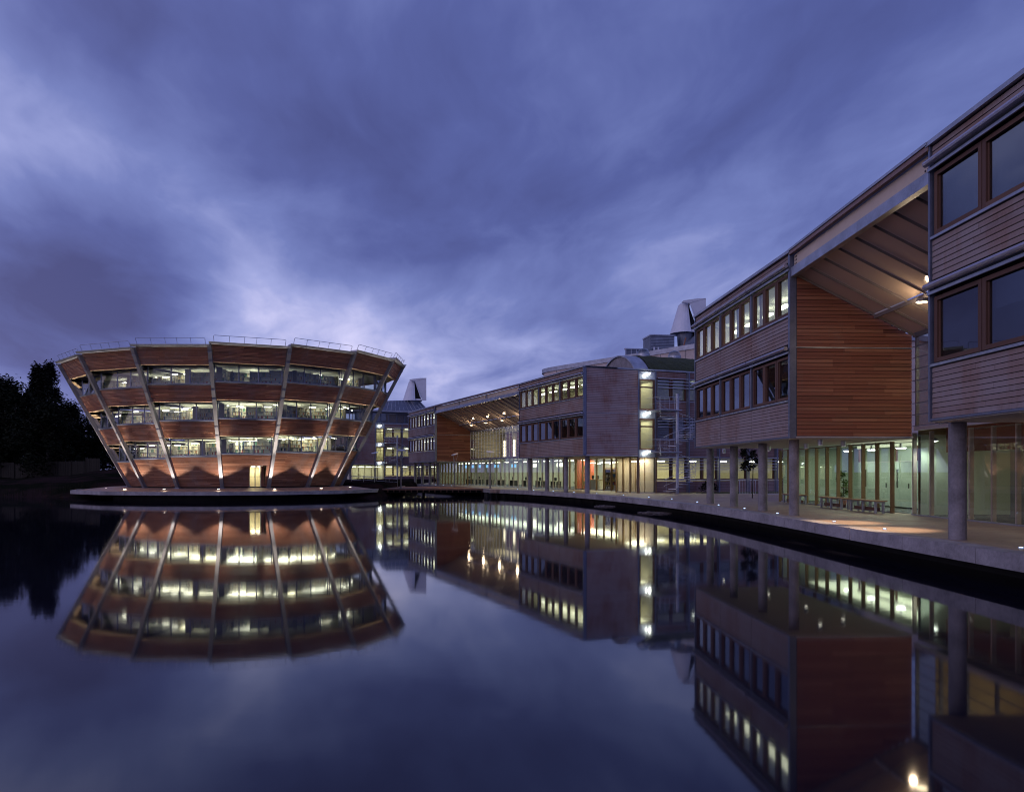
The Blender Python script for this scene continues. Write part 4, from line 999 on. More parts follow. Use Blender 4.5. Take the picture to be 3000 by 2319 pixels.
# ---- far building Z behind the library, seen between the ribs and left of block A
ZP = Vector((-24.2, 136.0, 0)); az = math.atan2(.40, .917)
FZ = Fr(ZP - Vector((.917, .40, 0)) * 5.1, az)
FAR = empty('timber_building', tuple(FZ.o), 'farthest cedar-clad block with metal penthouse roof, half hidden behind the round library', 'office building', 'timber-clad campus blocks along the terrace')
FZf = Fr(FZ.p(0, 0, 0) - Vector((math.cos(az - math.pi / 2), math.sin(az - math.pi / 2), 0)) * 13, az - math.pi / 2)
block(FZf, 13, 3, FAR, 5.1, None, ('cedar_grey', 'cedar_muted'), ('warm', 'warm'), 3, None)
wing(FZ, 0, 5.1, FAR, 26)
columns(FZf, (.9, 4.9, 8.9, 12.5), .75, FAR, .2)
timber_glazing(Fr(FZ.p(0, .3, 0), az), 1.0, 6.7, 5, FAR, 3.05); room(Fr(FZ.p(0, .3, 0), az), .9, 6.7, .3, 5, .02, 3.05, FAR, 'plaster', 120, (1, .93, .66), 4)
# penthouse storey and metal hood on the far building
ubox('penthouse_wall', FZ, 2.0, 24, 2.6, 2.8, 10.45, 12.6, 'zinc_dark', FAR)
for i in range(14): ubox('penthouse_window', FZ, 2.3 + i * 1.5, 3.6 + i * 1.5, 2.5, 2.56, 10.75, 12.4, 'glass_reflect', FAR)
ubox('penthouse_roof', FZ, 0, 26, 1.6, 9, 12.6, 12.9, 'coping_metal', FAR)
mb = MB(); h0 = [FZ.p(7.5, 5, 12.9), FZ.p(17.0, 5, 12.9), FZ.p(17.0, 10, 12.9), FZ.p(7.5, 10, 12.9)]; h1 = [FZ.p(8.6, 6, 15.0), FZ.p(14.8, 6, 15.4), FZ.p(14.8, 9, 15.4), FZ.p(8.6, 9, 15.0)]; mb.hexa(h0 + h1); make('roof_hood', mb, 'zinc_dark', FAR)
for i in range(12):
    s = i / 11; mb = MB(); mb.bar(h0[0].lerp(h0[1], s) , h1[0].lerp(h1[1], s), .06, .08); make('standing_seam', mb, 'coping_metal', FAR, origin=h0[0])

staircase(FS_B, 7.75, -1.75, 'galvanised spiral stair with looping handrails beside the silvery end wall of the middle building')
staircase(FZ, 8.6, -1.75, 'distant grey spiral stair between the round library and the far lit window bays')

# ---- lecture theatre behind the middle building: curved rendered wall, plant on the roof, wind cowl
TH = empty('lecture_theatre', (22, 92, 0), 'pale curved lecture theatre with rooftop plant rising behind the middle office block', 'lecture theatre')
fp_ = [(5.0, 103.8), (8.7, 98.8), (13.7, 92.6), (15.9, 89.8), (20.1, 84.4), (26, 77.5), (48, 84), (44, 116), (14, 114), (8.6, 112), (5.6, 109.4), (4.4, 106.4)]
def ring(d):
    c_ = Vector((24, 97, 0)); return [((Vector((x, y, 0)) - c_) * (1 + d / 20) + c_) for x, y in fp_]
sm_ = []
R0 = ring(0); n0 = len(R0)
for i in range(n0):
    p0, p1, p2, p3 = R0[i - 1], R0[i], R0[(i + 1) % n0], R0[(i + 2) % n0]
    for k_ in range(6):
        u_ = k_ / 6; sm_.append(.5 * ((2 * p1) + (p2 - p0) * u_ + (2 * p0 - 5 * p1 + 4 * p2 - p3) * u_ * u_ + (3 * p1 - p0 - 3 * p2 + p3) * u_ ** 3))
mb = MB(); mb.prism([(p.x, p.y) for p in sm_], 0, 15.35); make('curved_wall', mb, 'cream_render', TH)
cc = Vector((24, 97, 0)); so = [(p - cc) * 1.012 + cc for p in sm_]; mb = MB(); mb.prism([(p.x, p.y) for p in so], 15.30, 15.84); make('coping', mb, 'coping_metal', TH)
for i in range(2, 30, 3):
    p = sm_[i] + (sm_[i] - cc).normalized() * .03; mb = MB(); mb.bar(p + Vector((0, 0, 10)), p + Vector((0, 0, 15.3)), .03, .03); make('wall_joint', mb, 'zinc_dark', TH, origin=p)
def ray(px, Y): return (px - 1500) / F_PX * Y
def zat(y, Y): return CAMZ + (HOR - y) / F_PX * Y
Yp = 96.0
FP = Fr((ray(1833, Yp), Yp, 0), R(8))
ubox('plant_screen', FP, 0, 2.75, 0, .2, 15.8, zat(1023, Yp), 'zinc_dark', TH); ubox('plant_screen_cap', FP, -.1, 2.8, -.1, .4, zat(1023, Yp), zat(1023, Yp) + .14, 'coping_metal', TH)
for i in range(5): ubox('screen_post', FP, i * .67, i * .67 + .06, -.08, -.0, 15.8, zat(1023, Yp), 'pale_steel', TH)
FP2 = Fr((ray(1906, Yp), Yp, 0), R(8)); zt = zat(983, Yp)
ubox('plant_housing', FP2, 0, 3.1, 0, 3, 15.8, zt, 'zinc_dark', TH); ubox('housing_cap', FP2, -.08, 3.2, -.12, 3.1, zt, zt + .16, 'coping_metal', TH)
mb = MB()
for i in range(14): mb.bar(FP2.p(.05, -.03, 16.1 + i * .19), FP2.p(3.05, -.03, 16.1 + i * .19 - .0), .04, .06)
make('louvre_blades', mb, 'coping_metal', TH)
for x in (.25, .78): ubox('flue', FP2, x, x + .16, -.5, -.34, 15.8, 17.3, 'metal_white', TH)
ubox('plant_cabin', FP2, -.1, 1.25, -1.6, -.6, 15.8, 16.75, 'coping_metal', TH)
for x in (.0, .6): ubox('cabin_window', FP2, x, x + .5, -1.64, -1.61, 16.0, 16.55, 'glass_reflect', TH)
ubox('pipe_run', FP2, 1.5, 3.2, -1.2, -1.0, 15.85, 16.15, 'red_paint', TH)
mb = MB(); a = FP2.p(3.3, -.6, 15.8); mb.hexa([a, FP2.p(6.5, -.6, 15.8), FP2.p(6.5, 3, 15.8), FP2.p(3.3, 3, 15.8), FP2.p(4.2, 0, 17.6), FP2.p(6.5, 0, 19.6), FP2.p(6.5, 3, 19.6), FP2.p(4.2, 3, 17.6)]); make('stair_hood', mb, 'zinc_dark', TH)
for i in range(5): ubox('standing_seam', FP2, 4.0 + i * .55, 4.05 + i * .55, -.66, -.58, 15.8, 16.8 + i * .5, 'coping_metal', TH)
mb = MB(); mb.bar(FP2.p(3.5, -1.0, 15.8), FP2.p(4.3, -.8, 18.5), .12, .12); make('brace', mb, 'cedar', TH)

def cowl(name, base, H, Wd, ang_, label):
    """sheet-metal wind cowl: a leaning half cone with a tall slot and a flat tail vane"""
    c = empty(name, base, label, 'wind cowl', 'wind cowls on the roofs', ang_); F = Fr(base, ang_); r0, r1 = Wd * .44, Wd * .20; n_ = 18
    mb = MB(); rings = []
    for z, r_, sh in ((0, r0, 0), (.93, r1, .02), (.985, r1 * .9, .05), (1.0, r1 * .45, .10)):
        rings.append([F.p(-Wd * .06 + sh * Wd + r_ * math.cos(a), r_ * math.sin(a), z * H) for a in [R(35 + 255 * i / n_) for i in range(n_ + 1)]])
    vs = [p for g in rings for p in g]; m_ = n_ + 1
    mb.add(vs, [(i * m_ + q, i * m_ + q + 1, (i + 1) * m_ + q + 1, (i + 1) * m_ + q) for i in range(len(rings) - 1) for q in range(n_)])
    make('cowl_shell', mb, 'metal_white', c)
    mb = MB(); mb.lathe(F.p(-Wd * .02, 0, -1.6), [(r0 * .55, 0), (r0 * .6, 1.62)], 18); make('cowl_base', mb, 'zinc_dark', c)
    mb = MB(); mb.hexa([F.p(Wd * .02, -r0 * .55, .02 * H), F.p(Wd * .34, -r0 * .50, .02 * H), F.p(Wd * .3, r0 * .4, .02 * H), F.p(Wd * .02, r0 * .4, .02 * H), F.p(.0, -r0 * .28, .93 * H), F.p(Wd * .05, -r0 * .26, .93 * H), F.p(Wd * .06, r0 * .2, .93 * H), F.p(.0, r0 * .2, .93 * H)])
    make('dark_slot', mb, 'dark_void', c)
    def sheet(pts, y0, y1, nm):
        mb = MB(); k_ = len(pts); mb.add([F.p(x * Wd, y0 * Wd, z * H) for x, z in pts] + [F.p(x * Wd, y1 * Wd, z * H) for x, z in pts], [tuple(range(k_)), tuple(range(k_, 2 * k_))[::-1]] + [(i, k_ + i, k_ + (i + 1) % k_, (i + 1) % k_) for i in range(k_)]); make(nm, mb, 'metal_white', c)
    sheet([(.06, .93), (.55, 1.08), (.55, .0), (.40, .0)], -.33, -.31, 'tail_vane')
    sheet([(.08, .86), (.36, .12), (.30, .12)], -.36, -.345, 'vane_web')
    sheet([(.0, .0), (.55, .0), (.55, .05), (.0, .10)], -.35, -.30, 'vane_foot')
    sheet([(-.18, .97), (.05, .93), (.55, 1.08), (.30, 1.075), (-.12, 1.02)], -.34, -.22, 'vane_top')
    return c
cowl('wind_cowl', (ray(2010, 98), 98, zat(978, 98)), 3.9, 4.1, R(-4), 'metal wind cowl with dark slot and pointed vane above the lecture theatre roof')
Zc = FZ.p(12.2, 7.5, 15.2)
cowl('wind_cowl', (ray(1214, Zc.y), Zc.y, 15.2), 3.9, 4.4, R(0), 'metal wind cowl on the far block roof, right beside the round library')
# grass-covered barrel vault behind B
vc = Vector((ray(1812, 70), 70, 10.4)); va = FS_B.a; FV = Fr(vc, va); hw, rise = 3.3, 1.95; Rv = (hw * hw + rise * rise) / (2 * rise); th0 = math.asin(hw / Rv)
def arc(x, r_, n_=20): return [FV.p(x, -r_ * math.sin(-th0 + 2 * th0 * i / n_), r_ * math.cos(-th0 + 2 * th0 * i / n_) - (Rv - rise)) for i in range(n_ + 1)]
VT = empty('vaulted_roof', tuple(vc), 'barrel-vaulted roof with concrete end and dark planted back behind the middle block', 'vaulted roof')
mb = MB(); A0 = arc(0, Rv - .06); mb.add(A0, [tuple(range(len(A0)))]); make('end_wall', mb, 'concrete', VT)
mb = MB(); p0, p1, p2, p3 = arc(-.15, Rv), arc(1.3, Rv), arc(-.15, Rv - .12), arc(1.3, Rv - .12); n_ = len(p0)
mb.add(p0 + p1 + p2 + p3, [(i, i + 1, n_ + i + 1, n_ + i) for i in range(n_ - 1)] + [(2 * n_ + i, i, i + 1, 2 * n_ + i + 1) for i in range(n_ - 1)]); make('vault_rim', mb, 'coping_metal', VT)
mb = MB(); nxs = 60
rows = []
for j in range(nxs + 1):
    q = arc(1.3 + j * .38, Rv + .03, 20); rows.append([p + Vector((0, 0, random.uniform(-.05, .10))) for p in q])
mb.add([p for g in rows for p in g], [(j * 21 + i, (j + 1) * 21 + i, (j + 1) * 21 + i + 1, j * 21 + i + 1) for j in range(nxs) for i in range(20)]); make('planted_roof', mb, 'sedum', VT)
for i, px in enumerate((1864, 1901, 2022)):
    x_ = (2.6, 6.0, 16.4)[i]; p = FV.p(x_, 0, rise + .05)
    sk = empty('rooflight_dome', p, 'clear domed rooflight on the planted vault, %s of three from the left' % ordn[i], 'rooflight', 'domed rooflights on the planted vault')
    mb = MB(); mb.lathe(p, [(.62, -.2), (.62, .25), (.55, .27)], 20); make('kerb', mb, 'coping_metal', sk); mb = MB(); mb.lathe(p, [(.60, .25), (.52, .5), (.35, .68), (.16, .76), (.01, .78)], 20); make('dome', mb, 'glass_reflect', sk, smooth=True)

# ------------------------------------------------------------------ lamp posts
def lamp_post(p, H, tilt, label):
    c = empty('lamp_post', p, label, 'lamp post', 'reflector lamp posts by the boardwalk'); p = Vector(p)
    mb = MB(); mb.lathe(p, [(.16, 0), (.16, .06), (.085, .1), (.075, H - .95), (.055, H - .9), (.05, H - .75)], 12); make('post', mb, 'concrete', c)
    hc = p + Vector((0, 0, H)); m = Matrix.Rotation(R(tilt), 3, 'Y') @ Matrix.Rotation(R(12), 3, 'X')
    mb = MB(); pr = [(.001, .05), (.25, .06), (.46, .03), (.47, .0), (.25, -.06), (.001, -.09)]
    mb.lathe((0, 0, 0), pr, 20); mb.v = [tuple(hc + m @ Vector(v)) for v in mb.v]; make('reflector_dish', mb, 'metal_white', c, smooth=True)
    for a in (0, 120, 240):
        e = hc + m @ Vector((.46 * math.cos(R(a)), .46 * math.sin(R(a)), 0)); mb = MB(); mb.tube([p + Vector((0, 0, H - 1.25)), p + Vector((.12 * math.cos(R(a)), .12 * math.sin(R(a)), H - 1.0)), e], .014, 5); make('stay', mb, 'pale_steel', c)
    mb = MB(); mb.lathe(p + Vector((0, 0, H - .78)), [(.001, 0), (.06, 0), (.075, .18), (.001, .2)], 10); make('lamp_head', mb, 'steel_blue', c)
lamp_post((ray(1098, 100), 100, 0), 4.25, -8, 'lamp post with brownish reflector dish, nearest the round library')
lamp_post((ray(1174.6, 83.8), 83.8, 0), 4.15, 5, 'lamp post with pale dish on the boardwalk, in front of the distant spiral stair')
lamp_post((ray(1332, 97.5), 97.5, 0), 4.0, -16, 'lamp post with tilted dish standing before the red cedar end wall')
lamp_post((ray(1436, 83.3), 83.3, 0), 3.95, 5, 'lamp post at the corner where boardwalk meets stone terrace')

# ------------------------------------------------------------------ blue marker lights in the terrace edge
BL_ = [(-26, 132), (-15.4, 118), (-13.1, 113), (-11.6, 108.5), (-10.4, 104.8), (-9.1, 101.8), (-7.8, 98.8), (.56, 77.5), (2.1, 74.2), (3.8, 70.8), (5.4, 66.9), (6.9, 62.5), (8.5, 58.6), (9.6, 53.9), (10.4, 50), (10.85, 45), (11.0, 40.9), (11.2, 37), (11.3, 32.7), (11.45, 27.3), (11.5, 23.7), (11.8, 17.8)]
for i, (x, y) in enumerate(BL_):
    d_ = empty('marker_light', (x, y, .003), 'small blue marker light set in the terrace edge, %s from the right' % ordn[len(BL_) - 1 - i], 'marker light', 'blue marker lights along the terrace edge')
    mb = MB(); mb.lathe((x, y, .003), [(.065, 0), (.065, .016), (.05, .018)], 14); make('bezel', mb, 'galv', d_); mb = MB(); mb.lathe((x, y, .003), [(.05, .017), (.03, .032), (.001, .036)], 14); make('lens', mb, 'led_blue', d_)

# ------------------------------------------------------------------ railings, barrier, benches
def railing(name, pts, h, label, cat='railing', mid=2, group=None):
    c = empty(name, pts[0], label, cat, group); P_ = [Vector(p) for p in pts]; Z = Vector((0, 0, 1))
    for k_ in range(mid + 1):
        mb = MB(); mb.tube([p + Z * (h - k_ * h / (mid + .2)) for p in P_], .024 if k_ == 0 else .016, 6); make('rail', mb, 'pale_steel', c)
    for a, b_ in zip(P_, P_[1:]):
        n_ = max(1, round((b_ - a).length / 2.4))
        for i in range(n_): mb = MB(); q = a.lerp(b_, i / n_); mb.tube([q, q + Z * h], .022, 6); make('post', mb, 'pale_steel', c)
    mb = MB(); mb.tube([P_[-1], P_[-1] + Z * h], .022, 6); make('post', mb, 'pale_steel', c)
railing('ramp_railing', [(ray(997, 97), 97, .30), (ray(1065, 96), 96, .25), (ray(1165, 91), 91, -.0)], 1.0, 'steel ramp railing sloping down beside the boardwalk, right of the round library')
railing('ramp_railing', [(ray(1030, 101), 101, .2), (ray(1140, 96), 96, .0)], 1.0, 'second lower steel railing just behind the sloping ramp railing')
mb = MB(); mb.hexa([(-17.5, 92, -.3), (-13.0, 91, -.3), (-13.5, 97, -.3), (-23.5, 99, -.3), (-17.5, 92, .22), (-13.0, 91, -.0), (-13.5, 97, -.0), (-23.5, 99, .25)]); make('ramp', mb, 'paving', isl_o)
cb = 0
for i, (a, b_) in enumerate((((ray(2166, 59), 59), (ray(2213, 58), 58)), ((ray(2226, 57.5), 57.5), (ray(2286, 56.5), 56.5)))):
    c = empty('crowd_barrier', (a[0], a[1], 0), ['galvanised barrier on the courtyard path, left of two behind the round columns', 'galvanised barrier on the courtyard path, right of two near the foyer glazing'][i], 'barrier', 'courtyard barriers')
    A_, B_ = Vector((*a, .12)), Vector((*b_, .12)); Z = Vector((0, 0, 1)); mb = MB(); mb.tube([A_, A_ + Z, (A_ + Z).lerp(B_ + Z, .04) + Z * .08, (B_ + Z).lerp(A_ + Z, .04) + Z * .08, B_ + Z, B_], .022, 6, True); make('frame', mb, 'galv', c)
    for k_ in range(1, 10): mb = MB(); q = A_.lerp(B_, k_ / 10); mb.tube([q, q + Z * 1.06], .009, 4); make('bar', mb, 'galv', c)
def bench(x, ya, yb, label):
    c = empty('bench', (x, ya, 0), label, 'bench', 'timber benches in front of the foyer glass'); L = ya - yb
    F = Fr((x, ya, 0), R(-90))
    for k_ in range(3): ubox('slat', F, 0, L, -.24 + k_ * .165, -.24 + k_ * .165 + .15, .50, .545, 'bench_timber', c)
    for u_ in (.22, L / 2, L - .22):
        ubox('leg', F, u_ - .05, u_ + .05, -.2, -.12, 0, .44, 'galv', c); ubox('leg', F, u_ - .05, u_ + .05, .12, .2, 0, .44, 'galv', c); ubox('bearer', F, u_ - .05, u_ + .05, -.22, .22, .44, .50, 'galv', c)
    ubox('stretcher', F, .22, L - .22, -.03, .03, .10, .24, 'frame_timber', c)
bench(15.75, 44.2, 41.4, 'timber bench by the foyer glazing, farthest of the three')
bench(15.75, 38.9, 36.1, 'timber bench by the foyer glazing, middle of the three')
bench(15.75, 35.5, 32.7, 'timber bench by the foyer glazing, nearest of the three')

# ------------------------------------------------------------------ plants
def foliage(n_, fn, size, seed, flat=.5):
    rnd = random.Random(seed); mb = MB()
    for i in range(n_):
        p = fn(rnd)
        if p is None: continue
        a = rnd.uniform(0, 6.28); t_ = rnd.uniform(-1.2, 1.2); s = size * rnd.uniform(.6, 1.3)
        u = Vector((math.cos(a), math.sin(a), rnd.uniform(-.4, .4))).normalized() * s; v = Vector((-math.sin(a) * math.cos(t_), math.cos(a) * math.cos(t_), math.sin(t_))) * s * flat
        mb.add([p - u, p - u * .1 - v, p + u, p - u * .1 + v], [(0, 1, 2, 3)])
    return mb
def crown_fn(H, Rw, z0, lobes, seed, columnar=False):
    r0 = random.Random(seed); L_ = []
    for i in range(lobes):
        z = z0 + (H - z0) * r0.random() ** .8; k_ = (z - z0) / (H - z0)
        wd = Rw * (math.sin(math.pi * min(1, .15 + .85 * k_) ** .9) if not columnar else (1 - k_ ** 5) * (.85 + .15 * math.sin(7 * k_ + seed)))
        a = r0.uniform(0, 6.28); r_ = wd * r0.random() ** .5
        L_.append((Vector((r_ * math.cos(a), r_ * math.sin(a), z)), (Rw * r0.uniform(.22, .42) if not columnar else Rw * r0.uniform(.25, .48) * (1.1 - .35 * k_))))
    def fn(rnd):
        c, r_ = rnd.choice(L_); d = Vector((rnd.gauss(0, 1), rnd.gauss(0, 1), rnd.gauss(0, 1))).normalized()
        p = c + d * r_ * (rnd.random() ** .33 if rnd.random() < .9 else rnd.uniform(.95, 1.3))
        if columnar: p.z += r_ * 1.2 * rnd.random() ** 2
        return p
    return fn
def tree_mesh(H, Rw, z0, lobes, leaves, size, seed, columnar=False):
    mb = MB(); rnd = random.Random(seed); mb.tube([(0, 0, -.6), (.1, 0, H * .25), (-.1, .1, H * .5), (0, 0, H * .8)], [H * .028, H * .022, H * .014, .04], 8)
    for i in range(9):
        a = i * 2.4; z = H * (.25 + .05 * i); mb.tube([(0, 0, z), (Rw * .3 * math.cos(a), Rw * .3 * math.sin(a), z + H * .08), (Rw * .65 * math.cos(a), Rw * .65 * math.sin(a), z + H * .2)], [H * .010, H * .007, .02], 5)
    return mb, foliage(leaves, crown_fn(H, Rw, z0, lobes, seed, columnar), size, seed)
TP = {}
def tree(kind, p, sc, label, cat='tree', group='dark trees on the left bank'):
    if kind not in TP:
        H, Rw, z0, lo, lv, sz, col_, mt = {'broad': (12, 5.5, 1.2, 46, 15000, .22, False, 'leaves_dark'), 'round': (10, 5.0, .8, 40, 13000, .21, False, 'leaves_dark'), 'poplar': (15.3, 2.3, 2.0, 90, 15000, .19, True, 'leaves_poplar')}[kind]
        t_, l_ = tree_mesh(H, Rw, z0, lo, lv, sz, len(kind) + 3 * (kind == 'round'), col_); TP[kind] = (mesh_of('trunk_' + kind, t_, 'bark', (0, 0, 0)), mesh_of('crown_' + kind, l_, mt, (0, 0, 0)))
    o = bpy.data.objects.new('tree' if kind != 'poplar' else 'poplar_tree', None); m = Matrix.Translation(Vector(p)) @ Matrix.Rotation(p[0] * 1.7, 4, 'Z') @ Matrix.Diagonal((sc, sc, sc, 1)); link(o, m); tag(o, label, cat, group)
    for nm, me in zip(('trunk', 'crown'), TP[kind]): link(bpy.data.objects.new(nm, me), m, o)
tl = [('broad', -79, 104, 1.05, 'leftmost dark tree, its crown cut by the left edge'), ('broad', -71.5, 108, 1.02, 'dark broad tree left of the tall poplar'), ('round', -67.3, 104, 1.14, 'bushy dark tree in front of the poplar foot'),
      ('poplar', -68.0, 110, .97, 'tall poplar standing above the dark tree line, left of its twin crown'), ('poplar', -66.6, 110.5, .99, 'tall poplar forming the right half of the pointed crown'), ('broad', -62.8, 109, .80, 'dark broad tree right of the tall poplar'),
      ('round', -61.0, 101, .90, 'low bushy dark tree between poplar and round library'), ('round', -57.5, 108, .62, 'dark tree seen behind the leftmost library rib'), ('broad', -53.0, 112, .5, 'dark tree hidden mostly behind the left side of the library'), ('round', -74, 99, .95, 'low dark tree near the left edge above the bank'), ('round', -49, 114, .5, 'dark small tree behind the library bays'), ('round', -84, 98, 1.0, 'dark tree just at the left picture edge')]
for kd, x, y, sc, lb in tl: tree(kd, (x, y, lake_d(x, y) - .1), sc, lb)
# hedge mass behind the trees: fills the gaps
mb = foliage(16000, lambda r_: (lambda x: Vector((x, 116 + r_.uniform(-1.5, 3), .8 + r_.random() ** .8 * (8.8 + 1.2 * math.sin(x * .6)) * (1 if x < -60 else max(.35, 1 - (x + 60) / 14)))))(r_.uniform(-92, -50)), .42, 5)
tag(make('undergrowth', mb, 'leaves_dark', origin=(-70, 116, 1)), 'dense dark undergrowth filling the gaps behind the trees on the left bank', 'undergrowth', None, 'stuff')
# fence on the bank
fe = empty('timber_fence', (-66, 99.5, 1), 'dark boarded fence at the back of the left bank, below the trees', 'fence')
for i in range(9):
    x = -70 + i * 1.85; z = lake_d(x, 99.5); mb = MB()
    for k_ in range(12): mb.box(W0, x + k_ * .15, x + k_ * .15 + .14, 99.5 + (k_ % 2) * .015, 99.53 + (k_ % 2) * .015, z - .3, z + 1.9 + random.uniform(-.02, .02))
    make('fence_panel', mb, 'fence_timber', fe, kind='stuff'); ubox('fence_post', W0, x - .06, x - .01, 99.44, 99.54, z - .4, z + 2.0, 'fence_timber', fe)
# courtyard: grass strip, bush, young tree
mb = MB(); g_ = [FS_B.p(x, y, .012) for x, y in ((8.6, -.4), (29, -.4), (29, -5.2), (11.5, -4.6))]; mb.prism([(p.x, p.y) for p in g_], .003, .014)
lw_ = make('lawn', mb, 'sedum', origin=(0, 0, 0)); lw_['kind'] = 'structure'
p = FS_B.p(10.9, -1.6, 0); bs = empty('bush', p, 'small dark rounded bush at the foot of the wing, right of the spiral stair', 'bush')
mb = foliage(700, crown_fn(.95, .75, .1, 14, 3), .10, 3); mb.v = [tuple(Vector(v) + p) for v in mb.v]; make('foliage', mb, 'leaves_dark', bs); mb = MB(); mb.tube([p, p + Vector((0, 0, .5))], .03, 5); make('stem', mb, 'bark', bs)
p = Vector((ray(2204, 52), 52, 0)); bs = empty('young_tree', p, 'slender young tree in the courtyard, seen behind the third round column', 'tree')
mb = foliage(900, crown_fn(4.0, .8, 1.9, 18, 4), .12, 4); mb.v = [tuple(Vector(v) + p) for v in mb.v]; make('crown', mb, 'leaves_dark', bs); mb = MB(); mb.tube([p, p + Vector((.05, 0, 2)), p + Vector((0, .05, 3.4))], [.04, .03, .015], 6); make('trunk', mb, 'bark', bs)
def pot_plant(p, h, label, name='potted_plant'):
    p = Vector(p); c = empty(name, p, label, 'plant'); mb = MB(); mb.lathe(p, [(.001, 0), (.13, 0), (.18, .32), (.16, .32), (.001, .28)], 14); make('pot', mb, 'terracotta', c)
    mb = foliage(420, crown_fn(h, h * .28, .4, 14, 8), .09, 8, .35); mb.v = [tuple(Vector(v) + p) for v in mb.v]; make('foliage', mb, 'leaves_indoor', c); mb = MB(); mb.tube([p + Vector((0, 0, .25)), p + Vector((.03, 0, h * .8))], .02, 5); make('stem', mb, 'bark', c)
pot_plant(FGD.p(6.6, .75, .02), 1.75, 'leafy green plant in a terracotta pot inside the foyer, beside the farthest bench')
pot_plant(FB.p(-3.2, 8.0, .02), 2.6, 'tall indoor tree left of the red wall on the middle building ground floor', 'indoor_tree')
pot_plant(FB.p(-1.4, 8.0, .02), 2.3, 'smaller indoor plant right of the red wall, next to the reception counter', 'indoor_tree')
# ------------------------------------------------------------------ things inside the ground floor of the middle building
def goods(F, x, y, L, H, cols, label, name='display_shelf', cat='shelf'):
    c = empty(name, F.p(x, y, .02), label, cat); ubox('back_panel', F, x, x + L, y + .3, y + .33, .02, H, 'partition_wood', c)
    for k_ in range(int(H / .38) + 1): ubox('shelf', F, x, x + L, y, y + .3, .1 + k_ * .38, .13 + k_ * .38, 'partition_wood', c)
    for e in (x - .03, x + L): ubox('side_panel', F, e, e + .03, y - .01, y + .33, .02, H, 'partition_wood', c)
    for k_ in range(int(H / .38)):
        q = x + .04
        while q < x + L - .2:
            w_ = random.uniform(.07, .20); ubox('package', F, q, q + w_, y + .02, y + .2, .132 + k_ * .38, .132 + k_ * .38 + random.uniform(.15, .32), random.choice(cols), c); q += w_ + random.uniform(.01, .1)
for nm, c_ in (('pack_red', (.32, .04, .03)), ('pack_yellow', (.45, .32, .06)), ('pack_blue', (.05, .12, .3)), ('pack_white', (.65, .65, .6)), ('pack_dark', (.06, .05, .05))): simple(nm, c_, .5)
goods(FB, 1.9, 8.2, 1.5, 2.2, ['pack_dark', 'pack_white', 'pack_yellow'], 'dark display shelf with yellow packages in the middle building ground floor')
goods(FB, 3.6, 8.2, 1.2, 2.2, ['pack_red', 'pack_yellow', 'pack_white', 'pack_blue'], 'display shelf with red and yellow packages near the shop corner')
goods(FB, 5.0, 8.6, .9, 2.0, ['pack_dark', 'pack_white', 'pack_blue', 'pack_dark'], 'narrow dark shelf with white items, left of the pale pink partition')
c = empty('reception_counter', FB.p(-.6, 7.9, 0), 'pale reception counter left of the display shelves, with two black monitors', 'counter'); ubox('counter_body', FB, -.6, 1.5, 7.9, 8.4, .02, .95, 'shelf_white', c); ubox('counter_top', FB, -.65, 1.55, 7.85, 8.45, .95, 1.0, 'partition_wood', c)
for i, x in enumerate((-.3, .7)):
    m_ = empty('monitor', FB.p(x, 8.1, 1.0), '%s black monitor on the reception counter' % ('left', 'right')[i], 'monitor'); ubox('screen', FB, x, x + .5, 8.1, 8.13, 1.1, 1.42, 'dark_furniture', m_); ubox('stand', FB, x + .2, x + .3, 8.08, 8.2, 1.0, 1.1, 'dark_furniture', m_)
nb_ = empty('notice_board', FB.p(8.8, 8.6, 0), 'notice board covered with pale paper sheets behind the shopfront door', 'notice board'); ubox('board', FB, 8.7, 10.7, 8.6, 8.64, .35, 1.7, 'partition_wood', nb_)
for i in range(42):
    x, z = 8.75 + random.random() * 1.7, .4 + random.random() * 1.05; ubox('paper_sheet', FB, x, x + .2, 8.58 - i * .0004, 8.582 - i * .0004, z, z + .26, random.choice(['pack_white', 'plaster_green', 'white_paint']), nb_)
# desks and chairs in the long lit hall behind the gap
for i in range(8):
    x = -9 + i * 3.9; c = empty('desk', FH.p(x, 3, 0), 'placeholder', 'desk', 'desks in the lit hall behind the long gap'); c['label'] = 'desk in the lit hall behind the long glazed gap, %s from the left' % ordn[i]
    ubox('desk_top', FH, x, x + 1.6, 2.6, 3.3, .72, .76, 'partition_wood', c); 
    for dx in (.05, 1.5): ubox('leg', FH, x + dx, x + dx + .05, 2.65, 3.25, .02, .72, 'dark_furniture', c)
    ubox('computer', FH, x + .5, x + 1.0, 2.9, 2.95, .8, 1.15, 'dark_furniture', c)
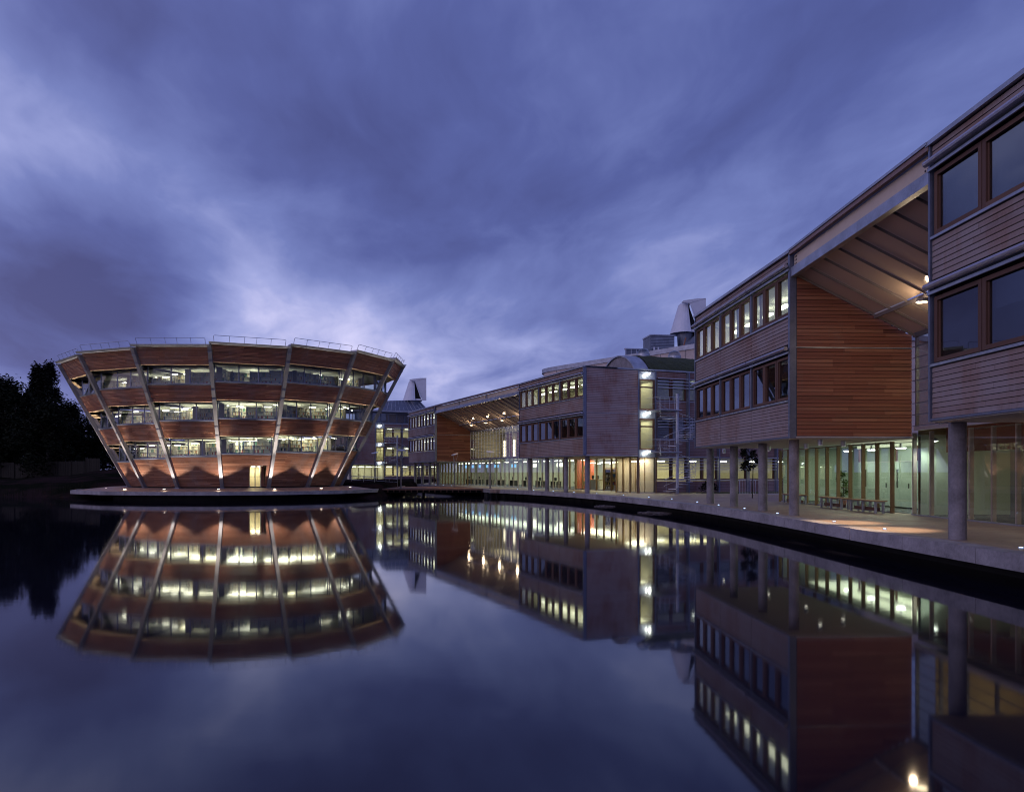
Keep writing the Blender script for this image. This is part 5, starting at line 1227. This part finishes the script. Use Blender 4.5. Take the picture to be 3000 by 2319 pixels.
# gravel islets in the water in front of the terrace
for i, (px, y_, w_) in enumerate(((1772, 1483.5, 58), (1917, 1503, 96))):
    Yi = 2.53 * F_PX / (y_ - HOR); xi = ray(px, Yi); c = empty('gravel_islet', (xi, Yi, WATER_Z), ['small gravel islet in the dark water, left of two below the terrace edge', 'larger gravel islet in the dark water, right of two below the terrace edge'][i], 'gravel islet')
    wd = w_ / F_PX * Yi; mb = MB(); rr = random.Random(i + 2)
    for k_ in range(150):
        a, q = rr.uniform(0, 6.28), rr.random() ** .5; x, y = xi + wd / 2 * q * math.cos(a), Yi + wd * .6 * q * math.sin(a); s_ = rr.uniform(.04, .11); zz = WATER_Z - .02 + .05 * (1 - q)
        mb.hexa([(x + rr.uniform(.7, 1.2) * s_ * u_, y + rr.uniform(.7, 1.2) * s_ * v_, zz - .03 if q2 == 0 else zz + s_ * rr.uniform(.5, .9)) for q2 in (0, 1) for u_, v_ in ((-1, -1), (1, -1), (1, 1), (-1, 1))])
    make('stones', mb, 'dark_stone', c, kind='stuff')

# reeds along the left bank and a few fallen leaves by the terrace edge
def blades(cx, cy, n_, spread, h_, seed):
    r_ = random.Random(seed); mb = MB()
    for i in range(n_):
        x, y = cx + r_.gauss(0, spread), cy + r_.gauss(0, spread * .4); z = lake_d(x, y); h = h_ * r_.uniform(.5, 1.1); lx, ly = r_.uniform(-.2, .2), r_.uniform(-.1, .1); w_ = .012
        mb.add([(x - w_, y, z - .1), (x + w_, y, z - .1), (x + lx * .5 + w_ * .7, y + ly * .5, z + h * .6), (x + lx, y + ly, z + h), (x + lx * .5 - w_ * .7, y + ly * .5, z + h * .6)], [(0, 1, 2, 3, 4)])
    return mb
for i, (x, y, sp) in enumerate(((-52, 78.2, 2.2), (-58, 73.2, 2.0), (-63, 69.5, 1.6), (-46, 79.5, 1.5))):
    mb = blades(x, y, 260, sp, .8, i); o = make('reeds', mb, 'leaves_dark', origin=(x, y, WATER_Z)); tag(o, 'dark reeds at the waterline of the left bank, clump %s from the left' % ['third', 'second', 'first', 'fourth'][i], 'reeds', 'reed clumps on the left bank')
